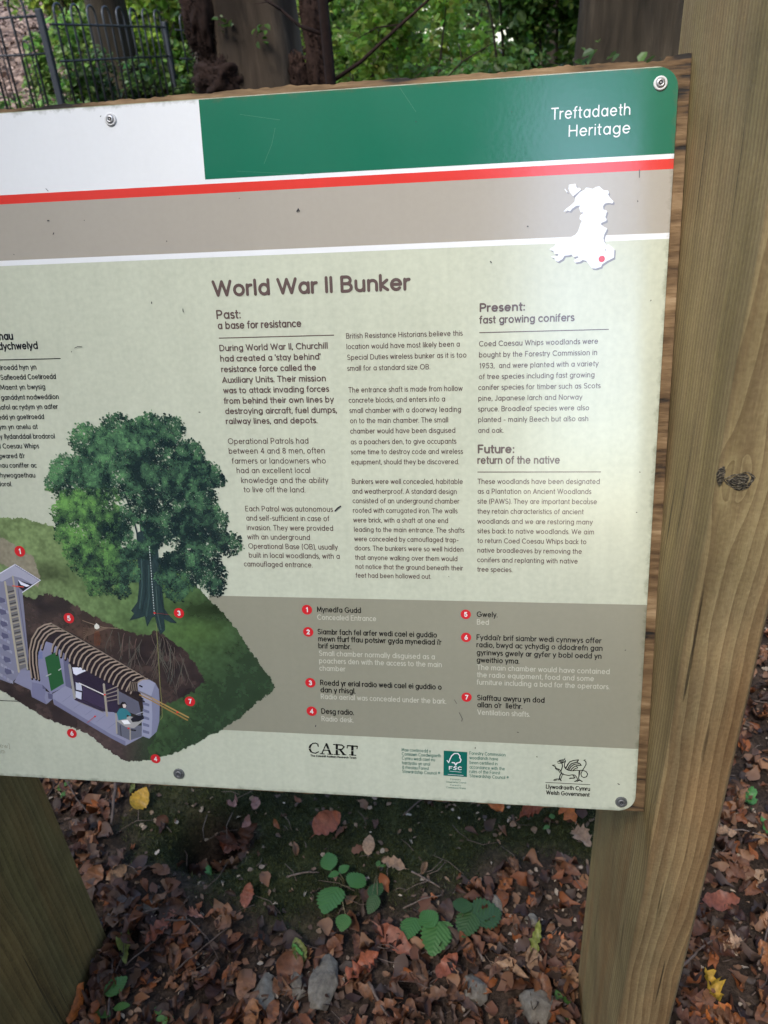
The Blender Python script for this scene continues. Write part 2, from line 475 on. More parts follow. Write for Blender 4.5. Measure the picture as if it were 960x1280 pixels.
post_r = make_post(XR, XR + 0.0725, CAM_H + 0.55, (wood_front, wood_side))
post_r['label'] = 'sunlit greenish brown post with wavy grain and a dark knot'
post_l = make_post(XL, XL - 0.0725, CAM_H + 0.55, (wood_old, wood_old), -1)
post_l['label'] = 'dark algae stained post at the left'

# the knot itself: a ringed eye that stands a little proud, with a crack beside it
def knot_on(post, centre, rx, rz):
    bm = bmesh.new()
    rings = 7; seg = 26
    prev = None
    c0 = bm.verts.new((centre.x, centre.y - 0.0016, centre.z))
    for i in range(1, rings + 1):
        t = i / rings
        h = -0.0018 + 0.0022 * t + (0.0009 if i % 2 else -0.0004)
        if i == rings: h = 0.0012
        ring = []
        for k in range(seg):
            a = 2 * math.pi * k / seg
            j = 1 + 0.10 * math.sin(3 * a + i) + 0.05 * math.sin(7 * a)
            ring.append(bm.verts.new((centre.x + rx * t * j * math.cos(a), centre.y + h, centre.z + rz * t * j * math.sin(a) + 0.002 * math.sin(a * 2) * t)))
        for k in range(seg):
            if prev is None: bm.faces.new((c0, ring[k], ring[(k + 1) % seg]))
            else: bm.faces.new((prev[k], ring[k], ring[(k + 1) % seg], prev[(k + 1) % seg]))
        prev = ring
    return bm_obj('knot', bm, None, None)

m, nt, p = new_mat('knot wood'); L = nt.links.new
tc = nt.nodes.new('ShaderNodeTexCoord')
mp = N(nt, 'ShaderNodeMapping'); mp.inputs['Location'].default_value = (-KN.x, 0, -KN.z); L(tc.outputs['Object'], mp.inputs[0])
mps = N(nt, 'ShaderNodeMapping'); mps.inputs['Scale'].default_value = (1, 0, 2.1); L(mp.outputs[0], mps.inputs[0])
ln = N(nt, 'ShaderNodeVectorMath', operation='LENGTH'); L(mps.outputs[0], ln.inputs[0])
nz = N(nt, 'ShaderNodeTexNoise', in_Scale=180.0, in_Detail=5.0); L(tc.outputs['Object'], nz.inputs['Vector'])
md = N(nt, 'ShaderNodeMath', operation='MULTIPLY_ADD', in_1=0.016); L(nz.outputs[0], md.inputs[0]); L(ln.outputs['Value'], md.inputs[2])
sn = N(nt, 'ShaderNodeMath', operation='MULTIPLY', in_1=1400.0); L(md.outputs[0], sn.inputs[0])
si = N(nt, 'ShaderNodeMath', operation='SINE'); L(sn.outputs[0], si.inputs[0])
cr = ramp(nt, si.outputs[0], [(0.0, (0.035, 0.026, 0.018)), (0.5, (0.10, 0.08, 0.05)), (0.95, (0.22, 0.18, 0.12))])
mpr = N(nt, 'ShaderNodeMapRange'); L(si.outputs[0], mpr.inputs[0]); mpr.inputs[1].default_value = -1; mpr.inputs[2].default_value = 1
L(mpr.outputs[0], cr.inputs[0]); L(cr.outputs[0], p.inputs['Base Color']); p.inputs['Roughness'].default_value = 0.8
bp = N(nt, 'ShaderNodeBump', in_Strength=0.9, in_Distance=0.002); L(si.outputs[0], bp.inputs['Height']); L(bp.outputs[0], p.inputs['Normal'])
KNOT = m
def part_of(o, par, mat=None):
    o.parent = par
    if mat: o.data.materials.append(mat)
    return o
k1 = part_of(knot_on(post_r, Vector((KN.x + 0.002, front_y(KN.z) - 0.0004, KN.z)), 0.0135, 0.0088), post_r, KNOT)
kc2 = at(897, 603, 0.613)
k2 = part_of(knot_on(post_r, Vector((kc2.x + 0.0030, front_y(kc2.z) - 0.0004, kc2.z + 0.004)), 0.0036, 0.0085), post_r, KNOT)
# ------------------------------------------------------------------ plywood backing and sign panel (board frame)
RIGHT = (B(846, 140)[0] + B(795, 985)[0]) / 2
TOP = B(420, 111.5)[1]
BOT = B(480, 996.5)[1]
LEFTU = XL + 0.012
CR = 0.021

def in_board(o, par=None):
    if par is None:
        o.parent = board
        o.matrix_parent_inverse = Matrix.Translation(-LOC)
        o.matrix_basis = BM
    else:
        o.parent = par
    return o

m, nt, p = new_mat('weathered plywood'); L = nt.links.new
mp = mapping(nt, (16, 130, 60))
n1 = N(nt, 'ShaderNodeTexNoise', in_Scale=1.0, in_Detail=6.0, in_Roughness=0.65); L(mp.outputs[0], n1.inputs['Vector'])
mpb = mapping(nt, (8, 34, 20))
n2 = N(nt, 'ShaderNodeTexNoise', in_Scale=1.0, in_Detail=4.0, in_Roughness=0.6); L(mpb.outputs[0], n2.inputs['Vector'])
ad = N(nt, 'ShaderNodeMath', operation='MULTIPLY_ADD', in_1=0.55); L(n1.outputs[0], ad.inputs[0]); L(n2.outputs[0], ad.inputs[2])
cr = ramp(nt, ad.outputs[0], [(0.60, (0.010, 0.007, 0.005)), (0.68, (0.09, 0.050, 0.020)), (0.85, (0.21, 0.13, 0.062)), (1.05, (0.34, 0.235, 0.13))])
L(cr.outputs[0], p.inputs['Base Color']); p.inputs['Roughness'].default_value = 0.8
bp = N(nt, 'ShaderNodeBump', in_Strength=0.9, in_Distance=0.003); L(ad.outputs[0], bp.inputs['Height']); L(bp.outputs[0], p.inputs['Normal'])
PLY = m
us = np.linspace(XL + 0.0003, XR - 0.0006, 420)
rows = []
for i, u in enumerate(us):
    over = 0.0062 + 0.0030 * (vnoise(u * 60, 0.5, 2) - 0.5) + 0.0022 * (vnoise(u * 210, 2.5, 12) - 0.5) + 0.0035 * max(0, float(vnoise(u * 170, 3.5, 4)) - 0.6)
    if u < -0.3: over -= 0.0022 * min(1, (-0.3 - u) / 0.15)
    if u > 0.165: over += 0.004
    und = 0.0026 + 0.0028 * (vnoise(u * 75, 7.5, 9) - 0.5)
    if u > RIGHT - 0.02: und = 0.0015
    rows.append([(u, TOP + over, -0.003), (u, BOT - und, -0.003), (u, BOT - und * 0.7, -0.021), (u, TOP + over * 0.85, -0.021)])
vs = [q for r in rows for q in r]
fs = []
for i in range(len(us) - 1):
    for k in range(4):
        a = i * 4 + k; b = i * 4 + (k + 1) % 4
        fs.append((a, b, b + 4, a + 4))
fs.append((0, 3, 2, 1)); e = (len(us) - 1) * 4; fs.append((e, e + 1, e + 2, e + 3))
ply = in_board(link('plywood_backing', mesh('plywood_backing', vs, fs), None, PLY))

def right_edge(v):
    if v > TOP - CR: d = v - (TOP - CR); return RIGHT - CR + math.sqrt(max(0, CR * CR - d * d))
    if v < BOT + CR: d = (BOT + CR) - v; return RIGHT - CR + math.sqrt(max(0, CR * CR - d * d))
    return RIGHT

def band(v0, v1, ul, inset=0.0):
    """outline of a printed band from ul to the panel's right edge"""
    n = 24
    vv = sorted(set([v0, v1] + [v0 + (v1 - v0) * i / n for i in range(n + 1)] + [TOP - CR + CR * math.sin(math.pi / 2 * i / 10) for i in range(11) if v0 < TOP - CR + CR * math.sin(math.pi / 2 * i / 10) < v1] + [BOT + CR - CR * math.sin(math.pi / 2 * i / 10) for i in range(11) if v0 < BOT + CR - CR * math.sin(math.pi / 2 * i / 10) < v1]))
    return [(ul, v0)] + [(right_edge(v) - inset, v) for v in vv] + [(ul, v1)]

def poly_mesh(name, polys, wz, cols=None):
    vs, fs = [], []
    for k, pl in enumerate(polys):
        z = wz if not hasattr(wz, '__len__') else wz[k]
        b = len(vs)
        vs += [(u, v, z) for u, v in pl]
        for t in tessellate_polygon([[Vector((u, v, 0)) for u, v in pl]]):
            a, c, d = (Vector((*pl[t[0]], 0)), Vector((*pl[t[1]], 0)), Vector((*pl[t[2]], 0)))
            if (c - a).cross(d - a).z < 0: t = (t[0], t[2], t[1])
            fs.append(tuple(b + i for i in t))
    return mesh(name, vs, fs)

# laminate panel, 3 mm thick, rounded corners
outline = band(BOT, TOP, LEFTU)
vs = [(u, v, 0.0) for u, v in outline] + [(u, v, -0.0028) for u, v in outline]
n = len(outline)
fs = [tuple(range(n)), tuple(range(2 * n - 1, n - 1, -1))] + [(i, i + n, (i + 1) % n + n, (i + 1) % n) for i in range(n)]
INK_PALE = print_mat('pale sage printed ground', (0.56, 0.585, 0.46, 1), 0.17)
WHITE = (0.80, 0.81, 0.82, 1)
sign = in_board(link('sign_panel', mesh('sign_panel', vs, fs), None, INK_PALE))

def ink(name, color, mottle=0.04): return print_mat(name, color, mottle)
I_WHITE = ink('white print', WHITE, 0.03)
I_GREEN = ink('bottle green print', (0.008, 0.145, 0.082, 1), 0.05)
I_RED = ink('red print', (0.70, 0.045, 0.034, 1), 0.04)
I_TAUPE = ink('taupe print', (0.40, 0.365, 0.31, 1), 0.05)
I_TAUPE2 = ink('darker taupe print', (0.295, 0.285, 0.215, 1), 0.06)
I_BROWN = ink('dark brown lettering ink', (0.125, 0.085, 0.078, 1))
I_NAVY = ink('near black lettering ink', (0.022, 0.022, 0.03, 1))
I_BLACK = ink('black lettering ink', (0.012, 0.012, 0.012, 1))
I_GREY = ink('pale grey lettering ink', (0.53, 0.515, 0.42, 1))
I_DISC = ink('red disc print', (0.62, 0.022, 0.030, 1))
I_FSC = ink('dark teal print', (0.008, 0.13, 0.10, 1))
MM = 0.001
vr0, vr1 = B(580, 225)[1], B(580, 212.5)[1]
vg = B(580, 206.5)[1]
vw1, vw0 = B(300, 313.5)[1], B(300, 320.5)[1]
bx1, bx0 = B(560, 750.8)[1], B(560, 925.3)[1]
ug0, ug1 = B(248.5, 122)[0], B(256, 223)[0]
def sub(name, me, mat, label=None):
    o = in_board(link(name, me, None, mat), sign)
    if label: o['label'] = label
    return o
sub('printed_band', poly_mesh('band', [band(vr1, TOP - 0.0008, LEFTU)], 0.10 * MM), I_WHITE, 'white header band')
sub('printed_band', poly_mesh('band', [band(vg, TOP - 0.0008, (ug0 + ug1) / 2)], 0.16 * MM), I_GREEN, 'bottle green title band')
sub('printed_band', poly_mesh('band', [band(vr0, vr1, LEFTU)], 0.10 * MM), I_RED, 'red stripe')
sub('printed_band', poly_mesh('band', [band(vw1, vr0, LEFTU)], 0.10 * MM), I_TAUPE, 'taupe band below the red stripe')
sub('printed_band', poly_mesh('band', [band(vw0, vw1, LEFTU)], 0.10 * MM), I_WHITE, 'thin white stripe')
ub = B(262, 760)[0]
sub('printed_band', poly_mesh('band', [band(bx0, bx1, ub)], 0.10 * MM), I_TAUPE2, 'taupe key panel behind the numbered notes')

# ------------------------------------------------------------------ stroke lettering
def arc(cx, cy, rx, ry, a0, a1, n=None):
    n = n or max(3, int(abs(a1 - a0) / 22))
    return [(cx + rx * math.cos(math.radians(a0 + (a1 - a0) * i / n)), cy + ry * math.sin(math.radians(a0 + (a1 - a0) * i / n))) for i in range(n + 1)]
def ell(cx, cy, rx, ry): return arc(cx, cy, rx, ry, 90, 450, 16)
WK = 1.13
GL = {
 'a': ([ell(42, 50, 40, 50), [(84, 100), (84, 0)]], 84), 'b': ([ell(42, 50, 42, 50), [(0, 146), (0, 0)]], 84),
 'c': ([arc(43, 50, 43, 50, 50, 310)], 74), 'd': ([ell(42, 50, 42, 50), [(84, 146), (84, 0)]], 84),
 'e': ([[(3, 52), (86, 52)] + arc(43, 50, 43, 50, 2, 318)], 86), 'f': ([[(16, 0), (16, 112)] + arc(38, 118, 22, 28, 180, 80)[1:], [(-2, 98), (38, 98)]], 40),
 'g': ([ell(42, 50, 42, 50), [(84, 100), (84, -8)] + arc(44, -8, 40, 36, 0, -145)[1:]], 84), 'h': ([[(0, 146), (0, 0)], [(0, 58)] + arc(37, 62, 37, 38, 170, 0) + [(74, 0)]], 74),
 'i': ([[(0, 98), (0, 0)], [(0, 134), (0, 136)]], 0), 'j': ([[(10, 98), (10, -20), (-6, -42)], [(10, 134), (10, 136)]], 12),
 'k': ([[(0, 146), (0, 0)], [(60, 98), (4, 48), (66, 0)]], 64), 'l': ([[(0, 146), (0, 0)]], 0),
 'm': ([[(0, 100), (0, 0)], [(0, 60)] + arc(32, 64, 32, 36, 170, 0) + [(64, 0)], [(64, 60)] + arc(96, 64, 32, 36, 170, 0) + [(128, 0)]], 128),
 'n': ([[(0, 100), (0, 0)], [(0, 58)] + arc(37, 62, 37, 38, 170, 0) + [(74, 0)]], 74), 'o': ([ell(44, 50, 44, 50)], 88),
 'p': ([ell(42, 50, 42, 50), [(0, 100), (0, -44)]], 84), 'q': ([ell(42, 50, 42, 50), [(84, 100), (84, -44)]], 84),
 'r': ([[(0, 100), (0, 0)], [(0, 58)] + arc(36, 60, 36, 38, 165, 82)], 40),
 's': ([arc(30, 75, 27, 25, 45, 270) + arc(30, 25, 29, 25, 90, -140)[1:]], 58),
 't': ([[(18, 136), (18, 18)] + arc(36, 18, 18, 18, 180, 270)[1:], [(0, 98), (42, 98)]], 40),
 'u': ([[(0, 100), (0, 38)] + arc(37, 38, 37, 38, 180, 360) , [(74, 100), (74, 0)]], 74), 'v': ([[(0, 100), (38, 2), (76, 100)]], 76),
 'w': ([[(0, 100), (30, 2), (60, 96), (90, 2), (120, 100)]], 120), 'x': ([[(0, 98), (70, 0)], [(70, 98), (0, 0)]], 70),
 'y': ([[(0, 100), (38, 4)], [(78, 100), (22, -42)]], 78), 'z': ([[(2, 98), (66, 98), (0, 2), (70, 2)]], 68),
 'A': ([[(0, 0), (56, 144), (112, 0)], [(20, 46), (92, 46)]], 112), 'B': ([[(0, 0), (0, 144), (46, 144)] + arc(46, 110, 34, 34, 90, -90)[1:] + [(2, 76)], [(46, 76)] + arc(48, 38, 40, 38, 90, -90) + [(0, 0)]], 88),
 'C': ([arc(68, 72, 68, 72, 48, 312)], 112), 'D': ([[(0, 0), (0, 144), (40, 144)] + arc(40, 72, 68, 72, 90, -90)[1:] + [(0, 0)]], 108),
 'E': ([[(76, 144), (0, 144), (0, 0), (78, 0)], [(0, 74), (66, 74)]], 76), 'F': ([[(74, 144), (0, 144), (0, 0)], [(0, 72), (62, 72)]], 70),
 'G': ([arc(68, 72, 68, 72, 48, 350) + [(136, 68), (78, 68)]], 136), 'H': ([[(0, 144), (0, 0)], [(100, 144), (100, 0)], [(0, 74), (100, 74)]], 100),
 'I': ([[(0, 144), (0, 0)]], 0), 'J': ([[(56, 144), (56, 34)] + arc(26, 34, 30, 34, 0, -150)[1:]], 56), 'L': ([[(0, 144), (0, 0), (66, 0)]], 64),
 'M': ([[(0, 0), (10, 144), (66, 24), (122, 144), (132, 0)]], 132), 'N': ([[(0, 0), (0, 144), (96, 0), (96, 144)]], 96), 'O': ([ell(70, 72, 70, 72)], 140),
 'P': ([[(0, 0), (0, 144), (46, 144)] + arc(46, 104, 40, 40, 90, -90)[1:] + [(0, 64)]], 86), 'R': ([[(0, 0), (0, 144), (46, 144)] + arc(46, 106, 38, 38, 90, -90)[1:] + [(2, 68)], [(44, 68), (86, 0)]], 86),
 'S': ([arc(44, 107, 40, 37, 40, 262) + arc(44, 36, 44, 36, 82, -145)], 88), 'T': ([[(48, 144), (48, 0)], [(0, 144), (96, 144)]], 96),
 'U': ([[(0, 144), (0, 46)] + arc(46, 46, 46, 46, 180, 360) + [(92, 144)]], 92), 'V': ([[(0, 144), (54, 0), (108, 144)]], 108),
 'W': ([[(0, 144), (42, 2), (84, 142), (126, 2), (168, 144)]], 168), 'Y': ([[(0, 144), (50, 68), (100, 144)], [(50, 68), (50, 0)]], 100),
 '.': ([[(2, 0), (2, 2)]], 4), ',': ([[(8, 6), (0, -20)]], 8), ':': ([[(2, 4), (2, 6)], [(2, 88), (2, 90)]], 4), "'": ([[(0, 144), (0, 112)]], 0),
 '(': ([arc(40, 62, 40, 100, 125, 235)], 20), ')': ([arc(-20, 62, 40, 100, 55, -55)], 18), '-': ([[(0, 50), (44, 50)]], 44), ']': ([[(0, 146), (22, 146), (22, -20), (0, -20)]], 22),
 '1': ([[(8, 120), (34, 144), (34, 0)]], 44), '2': ([arc(40, 104, 38, 40, 165, -30) + [(2, 0), (82, 0)]], 80), '3': ([arc(38, 108, 34, 36, 150, -90) , arc(38, 38, 40, 38, 90, -150)], 78),
 '4': ([[(66, 0), (66, 144), (0, 40), (88, 40)]], 86), '5': ([[(72, 144), (14, 144), (8, 84)] + arc(38, 46, 42, 46, 120, -150)], 80), '6': ([[(58, 144), (8, 66)], ell(42, 42, 40, 42)], 82),
 '7': ([[(0, 144), (78, 144), (26, 0)]], 76), '8': ([ell(40, 108, 32, 34), ell(40, 37, 40, 37)], 80), '9': ([ell(40, 102, 40, 42), [(74, 80), (26, 0)]], 80),
 '\u00e2': ([ell(42, 50, 40, 50), [(84, 100), (84, 0)], [(20, 122), (44, 144), (68, 122)]], 84), '\u00ae': ([ell(50, 90, 44, 44), [(38, 72), (38, 108), (58, 104), (58, 92), (38, 90)]], 96),
}

def strip(vs, fs, pts, hw, z):
    """one stroke: a mitred ribbon with rounded ends, or a closed ring"""
    P = [Vector(q) for q in pts]
    Q = [P[0]]
    for q in P[1:]:
        if (q - Q[-1]).length > 1e-9: Q.append(q)
    P = Q
    if len(P) < 2: P = [P[0], P[0] + Vector((0, hw * 0.05))]
    closed = len(P) > 3 and (P[0] - P[-1]).length < 1e-6
    if closed: P = P[:-1]
    n = len(P)
    Ls, Rs = [], []
    for i in range(n):
        if closed: a, b = P[i - 1], P[(i + 1) % n]
        else: a, b = P[max(i - 1, 0)], P[min(i + 1, n - 1)]
        d1 = (P[i] - a); d2 = (b - P[i])
        if d1.length < 1e-12: d1 = d2
        if d2.length < 1e-12: d2 = d1
        d1 = d1.normalized(); d2 = d2.normalized()
        n1 = Vector((-d1.y, d1.x)); n2 = Vector((-d2.y, d2.x))
        mm_ = n1 + n2
        if mm_.length < 0.3: mm_ = n1
        mm_.normalize()
        k = min(1.9, 1 / max(0.3, mm_.dot(n1)))
        Ls.append(P[i] + mm_ * hw * k); Rs.append(P[i] - mm_ * hw * k)
    b0 = len(vs)
    for l, r in zip(Ls, Rs):
        vs.append((l.x, l.y, z)); vs.append((r.x, r.y, z))
    m_ = n if closed else n - 1
    for i in range(m_):
        j = (i + 1) % n
        fs.append((b0 + 2 * i + 1, b0 + 2 * j + 1, b0 + 2 * j, b0 + 2 * i))
    if not closed:
        for (c, d, l, r, order) in ((P[0], (P[0] - P[1]).normalized(), 0, 1, 1), (P[-1], (P[-1] - P[-2]).normalized(), 2 * n - 2, 2 * n - 1, -1)):
            nn = Vector((-d.y, d.x))
            b = len(vs)
            for ang in (-45, 0, 45):
                a = math.radians(ang)
                q = c + d * hw * math.cos(a) + nn * hw * math.sin(a)
                vs.append((q.x, q.y, z))
            if order == 1: fs.append((b0 + l, b, b + 1, b + 2, b0 + r))
            else: fs.append((b0 + r, b, b + 1, b + 2, b0 + l))

def split_sharp(pts):
    """break a stroke at its sharp corners so that every limb keeps its full width"""
    out = [[pts[0]]]
    for i in range(1, len(pts)):
        out[-1].append(pts[i])
        if i + 1 < len(pts):
            d1 = Vector(pts[i]) - Vector(pts[i - 1]); d2 = Vector(pts[i + 1]) - Vector(pts[i])
            if d1.length > 1e-9 and d2.length > 1e-9 and d1.normalized().dot(d2.normalized()) < 0.25: out.append([pts[i]])
    return out

def layout(s):
    """unit-height layout: list of (glyph, x) and total width"""
    x = 0; out = []
    for ch in s:
        if ch == ' ': x += 58; continue
        g, wd = GL[ch]
        side = 15 if ch in "vwyAVWYTrftckxzsj.,'" else 22
        x += side; out.append((g, x)); x += wd + side
    return out, x

def text_mesh(name, lines, xh, weight, z0=0.30 * MM):
    weight = weight * WK
    """lines: (string, u_left, u_right, v_baseline)"""
    vs, fs = [], []
    for (s, u0, u1, v0) in lines:
        gl, tot = layout(s)
        tot = max(tot - 34, 20)
        sx = (u1 - u0) / tot
        sy = xh / 100
        hw = weight * xh / 200
        k = 0
        for g, x in gl:
            for st in g:
                q = [(u0 + (x - 17 + a) * sx, v0 + hw + b * sy * (1 - weight / 100)) for a, b in st]
                for part in split_sharp(q):
                    strip(vs, fs, part, hw, z0 + 0.02 * MM * (k % 9)); k += 1
    return mesh(name, vs, fs)

def block(name, rows, xh_px, weight, mat, label, ref=None):
    """rows: (string, x_left, x_right, y_baseline) as measured; turned into places on the sign. xh_px: x-height in photo pixels"""
    L_ = []
    for (s, x0, x1, y) in rows:
        u0, v0 = B(x0, y)
        u1, _ = B(x1, y)
        L_.append((s, u0, u1, v0))
    x0, y0 = rows[0][1], rows[0][3]
    xh = (B(x0, y0 - xh_px)[1] - B(x0, y0)[1])
    return sub(name, text_mesh(name, L_, xh, weight), mat, label)

def rule(px0, py0, px1, wpx=1.1, mat=None, label='thin rule'):
    u0, v0 = B(px0, py0); u1, _ = B(px1, py0)
    vs, fs = [], []
    hw = (B(px0, py0 - wpx)[1] - v0) / 2
    strip(vs, fs, [(u0, v0), (u1, v0)], hw, 0.30 * MM)
    return sub('rule', mesh('rule', vs, fs), mat or I_BROWN)

block('title_text', [("Treftadaeth", 689.5, 787, 150)], 10.9, 13, I_WHITE, 'white word Treftadaeth')
block('title_text', [("Heritage", 711, 787, 171.3)], 10.9, 13, I_WHITE, 'white word Heritage')
block('heading_text', [("World War II Bunker", 268, 511.5, 371.5)], 16.0, 22, I_BROWN, 'main heading')
block('heading_text', [("Past:", 271.5, 301, 399.2)], 8.8, 20, I_BROWN, 'heading Past:')
block('heading_text', [("a base for resistance", 273, 376.6, 411.8)], 7.4, 20, I_BROWN, 'subheading a base for resistance')
rule(274, 422.6, 417.4)
block('paragraph', [
 ("During World War II, Churchill", 275, 409.5, 439.2), ("had created a 'stay behind'", 276, 400.5, 452.3), ("resistance force called the", 277.5, 394.9, 465.6),
 ("Auxiliary Units. Their mission", 278.6, 407.2, 479), ("was to attack invading forces", 280.1, 411, 492), ("from behind their own lines by", 280.7, 417, 505),
 ("destroying aircraft, fuel dumps,", 282.2, 420.8, 517.8), ("railway lines, and depots.", 283.3, 396.4, 530.3)], 6.2, 20, I_BROWN, 'bold opening paragraph')
block('paragraph', [
 ("Operational Patrols had", 285.4, 385.5, 555.2), ("between 4 and 8 men, often", 286.5, 406, 567.3), ("farmers or landowners who", 290.6, 407.2, 579.7),
 ("had an excellent local", 296.3, 387.7, 591.5), ("knowledge and the ability", 302.3, 410.2, 603.8), ("to live off the land.", 305.3, 381.4, 615.4)], 5.5, 15, I_BROWN, 'paragraph on operational patrols')
block('paragraph', [
 ("Each Patrol was autonomous", 307.1, 415.9, 639.2), ("and self-sufficient in case of", 308.3, 411.4, 650.8), ("invasion. They were provided", 309, 416.3, 662.7),
 ("with an underground", 309.8, 387.4, 674.2), ("Operational Base (OB), usually", 310.9, 421.9, 685.8), ("built in local woodlands, with a", 311.6, 424.5, 697), ("camouflaged entrance.", 305.6, 390.4, 708)], 5.2, 15.5, I_BROWN, 'paragraph on each patrol')
block('paragraph', [
 ("British Resistance Historians believe this", 433, 577.9, 423.4), ("location would have most likely been a", 433.5, 574.5, 436.6), ("Special Duties wireless bunker as it is too", 434.3, 582.8, 450.1), ("small for a standard size OB.", 434.6, 537.4, 463.7)], 5.1, 15.5, I_BROWN, 'paragraph on the historians')
block('paragraph', [
 ("The entrance shaft is made from hollow", 436.1, 577.9, 490.9), ("concrete blocks, and enters into a", 436.5, 556.1, 503.6), ("small chamber with a doorway leading", 437.3, 576, 516.5), ("on to the main chamber. The small", 438, 559.9, 529.2),
 ("chamber would have been disguised", 438.4, 568.9, 542.1), ("as a poachers den, to give occupants", 438.8, 570, 555.5), ("some time to destroy code and wireless", 439.1, 578.3, 568), ("equipment, should they be discovered.", 439.5, 573.4, 580.6)], 5.1, 15.5, I_BROWN, 'paragraph on the entrance shaft')
block('paragraph', [
 ("Bunkers were well concealed, habitable", 440.2, 578.3, 605), ("and weatherproof. A standard design", 440.6, 570.8, 617.2), ("consisted of an underground chamber", 441.4, 573.8, 629), ("roofed with corrugated iron. The walls", 441.8, 571.5, 641), ("were brick, with a shaft at one end", 442.1, 559.9, 653),
 ("leading to the main entrance. The shafts", 442.9, 580.1, 664.8), ("were concealed by camouflaged trap-", 443.3, 573, 676.5), ("doors. The bunkers were so well hidden", 443.6, 579, 688), ("that anyone walking over them would", 444.4, 571.5, 699.7),
 ("not notice that the ground beneath their", 444.8, 578.3, 711), ("feet had been hollowed out.", 445.1, 538.5, 722)], 4.9, 16, I_BROWN, 'paragraph on the standard bunker design')
block('heading_text', [("Present:", 600.2, 655.6, 390.3)], 8.6, 23, I_BROWN, 'heading Present:')
block('heading_text', [("fast growing conifers", 599.9, 717, 404.8)], 7.6, 20, I_BROWN, 'subheading fast growing conifers')
rule(599.5, 415.8, 760.3)
block('paragraph', [
 ("Coed Coesau Whips woodlands were", 599, 747, 433.2), ("bought by the Forestry Commission in", 599, 745.9, 447), ("1953,  and were planted with a variety", 599.2, 747.5, 460.7), ("of tree species including fast growing", 598.8, 742.7, 474.2),
 ("conifer species for timber such as Scots", 598.3, 750, 487.7), ("pine, Japanese larch and Norway", 598.1, 727.3, 501.2), ("spruce. Broadleaf species were also", 597.9, 736, 514.5), ("planted - mainly Beech but also ash", 597.9, 734.9, 527.8), ("and oak.", 597.9, 629, 541.2)], 5.2, 16.5, I_BROWN, 'paragraph on the conifers')
block('heading_text', [("Future:", 597.9, 642.3, 566.9)], 8.6, 23, I_BROWN, 'heading Future:')
block('heading_text', [("return of the native", 597.6, 699.2, 580)], 7.6, 20, I_BROWN, 'subheading return of the native')
rule(597.2, 590, 750.7)
block('paragraph', [
 ("These woodlands have been designated", 597.4, 749.3, 605), ("as a Plantation on Ancient Woodlands", 597.4, 738.6, 617.3), ("site (PAWS). They are important because", 597.2, 745.7, 629.7), ("they retain characteristics of ancient", 597.2, 729, 642.1),
 ("woodlands and we are restoring many", 597.2, 740.4, 654.6), ("sites back to native woodlands. We aim", 597.2, 742.2, 666.7), ("to return Coed Coesau Whips back to", 597.2, 732.6, 678.8), ("native broadleaves by removing the", 597, 726.9, 690.7), ("conifers and replanting with native", 597, 721.8, 702.7), ("tree species.", 597, 640, 714.5)], 5.0, 17, I_BROWN, 'paragraph on the native woodland')
# Welsh column at the left of the view
block('heading_text', [("hau", 0, 16.6, 425.4)], 8, 21, I_NAVY, 'end of a Welsh heading')
block('heading_text', [("dychwelyd", -1, 47.5, 437.6)], 7.4, 20, I_NAVY, 'end of a Welsh subheading')
rule(-8, 450.1, 75.8, mat=I_NAVY)
block('paragraph', [
 ("tiroedd hyn yn", -1, 45.8, 462.9), ("Safleoedd Coetiroedd", 1.5, 70.3, 475.1), (". Maent yn bwysig", -2, 56.9, 487.6), ("ganddynt nodweddion", 2, 73.8, 500.1), ("nafol ac rydym yn adfer", -2, 72.6, 512.3), ("edd yn goetiroedd", -1, 55.4, 524.6),
 ("lym yn anelu at", -2, 47.3, 536.9), ("y llydanddail brodorol", 0.8, 68.8, 548.8), ("d Coesau Whips", -2, 49, 560.8), ("gwared \u00e2'r", -1, 31.2, 573), ("hau coniffer ac", -1, 46, 584.7), ("rhywogaethau", -1, 44.3, 597), ("dorol.", -2, 15.2, 608)], 5.1, 17, I_NAVY, 'Welsh paragraph cut by the frame')
block('small_print', [("rew]", -2, 12.5, 934.5), ("6m", -1, 6.5, 941.5)], 4.2, 11, I_TAUPE2, 'small grey scale note')
rule(-5, 875.3, 22.5, 0.9, I_NAVY)

# key panel: numbered discs with bilingual notes
def disc(px, py, num, r=6.4):
    u, v = B(px, py)
    R_ = B(px + r, py)[0] - u
    vs, fs = [], []
    pts = arc(u, v, R_, R_, 0, 360, 28)[:-1]
    b = len(vs); vs += [(a, c, 0.42 * MM) for a, c in pts]; fs.append(tuple(range(b, b + 28)))
    me = mesh('numbered_disc', vs, fs)
    o = sub('numbered_disc', me, I_DISC, 'red disc with white number ' + num)
    g, wd = GL[num]
    vs2, fs2 = [], []
    s = R_ * 0.82 / 144
    for st in g: strip(vs2, fs2, [(u + (a - wd / 2) * s, v + (c - 72) * s) for a, c in st], R_ * 0.10, 0.5 * MM)
    me2 = mesh('n', vs2, fs2); me2.materials.append(I_WHITE)
    # digit joins the disc's mesh as its second colour
    bm = bmesh.new(); bm.from_mesh(me); nf = len(bm.faces); bm.from_mesh(me2)
    bm.faces.ensure_lookup_table()
    for f in bm.faces[nf:]: f.material_index = 1
    bm.to_mesh(me); bm.free(); me.materials.append(I_WHITE)
    return o
for q in ((383.8, 762, '1'), (385.3, 789.7, '2'), (388, 853.3, '3'), (389.7, 888.8, '4'), (582.2, 767.8, '5'), (582.6, 796.5, '6'), (583.2, 871.3, '7'),
          (25, 689, '1', 6.6), (86.3, 772.6, '5'), (223.8, 766.2, '3'), (237.6, 876.5, '7'), (90, 916.5, '6', 6), (194.6, 948.3, '4', 6)):
    disc(*q)
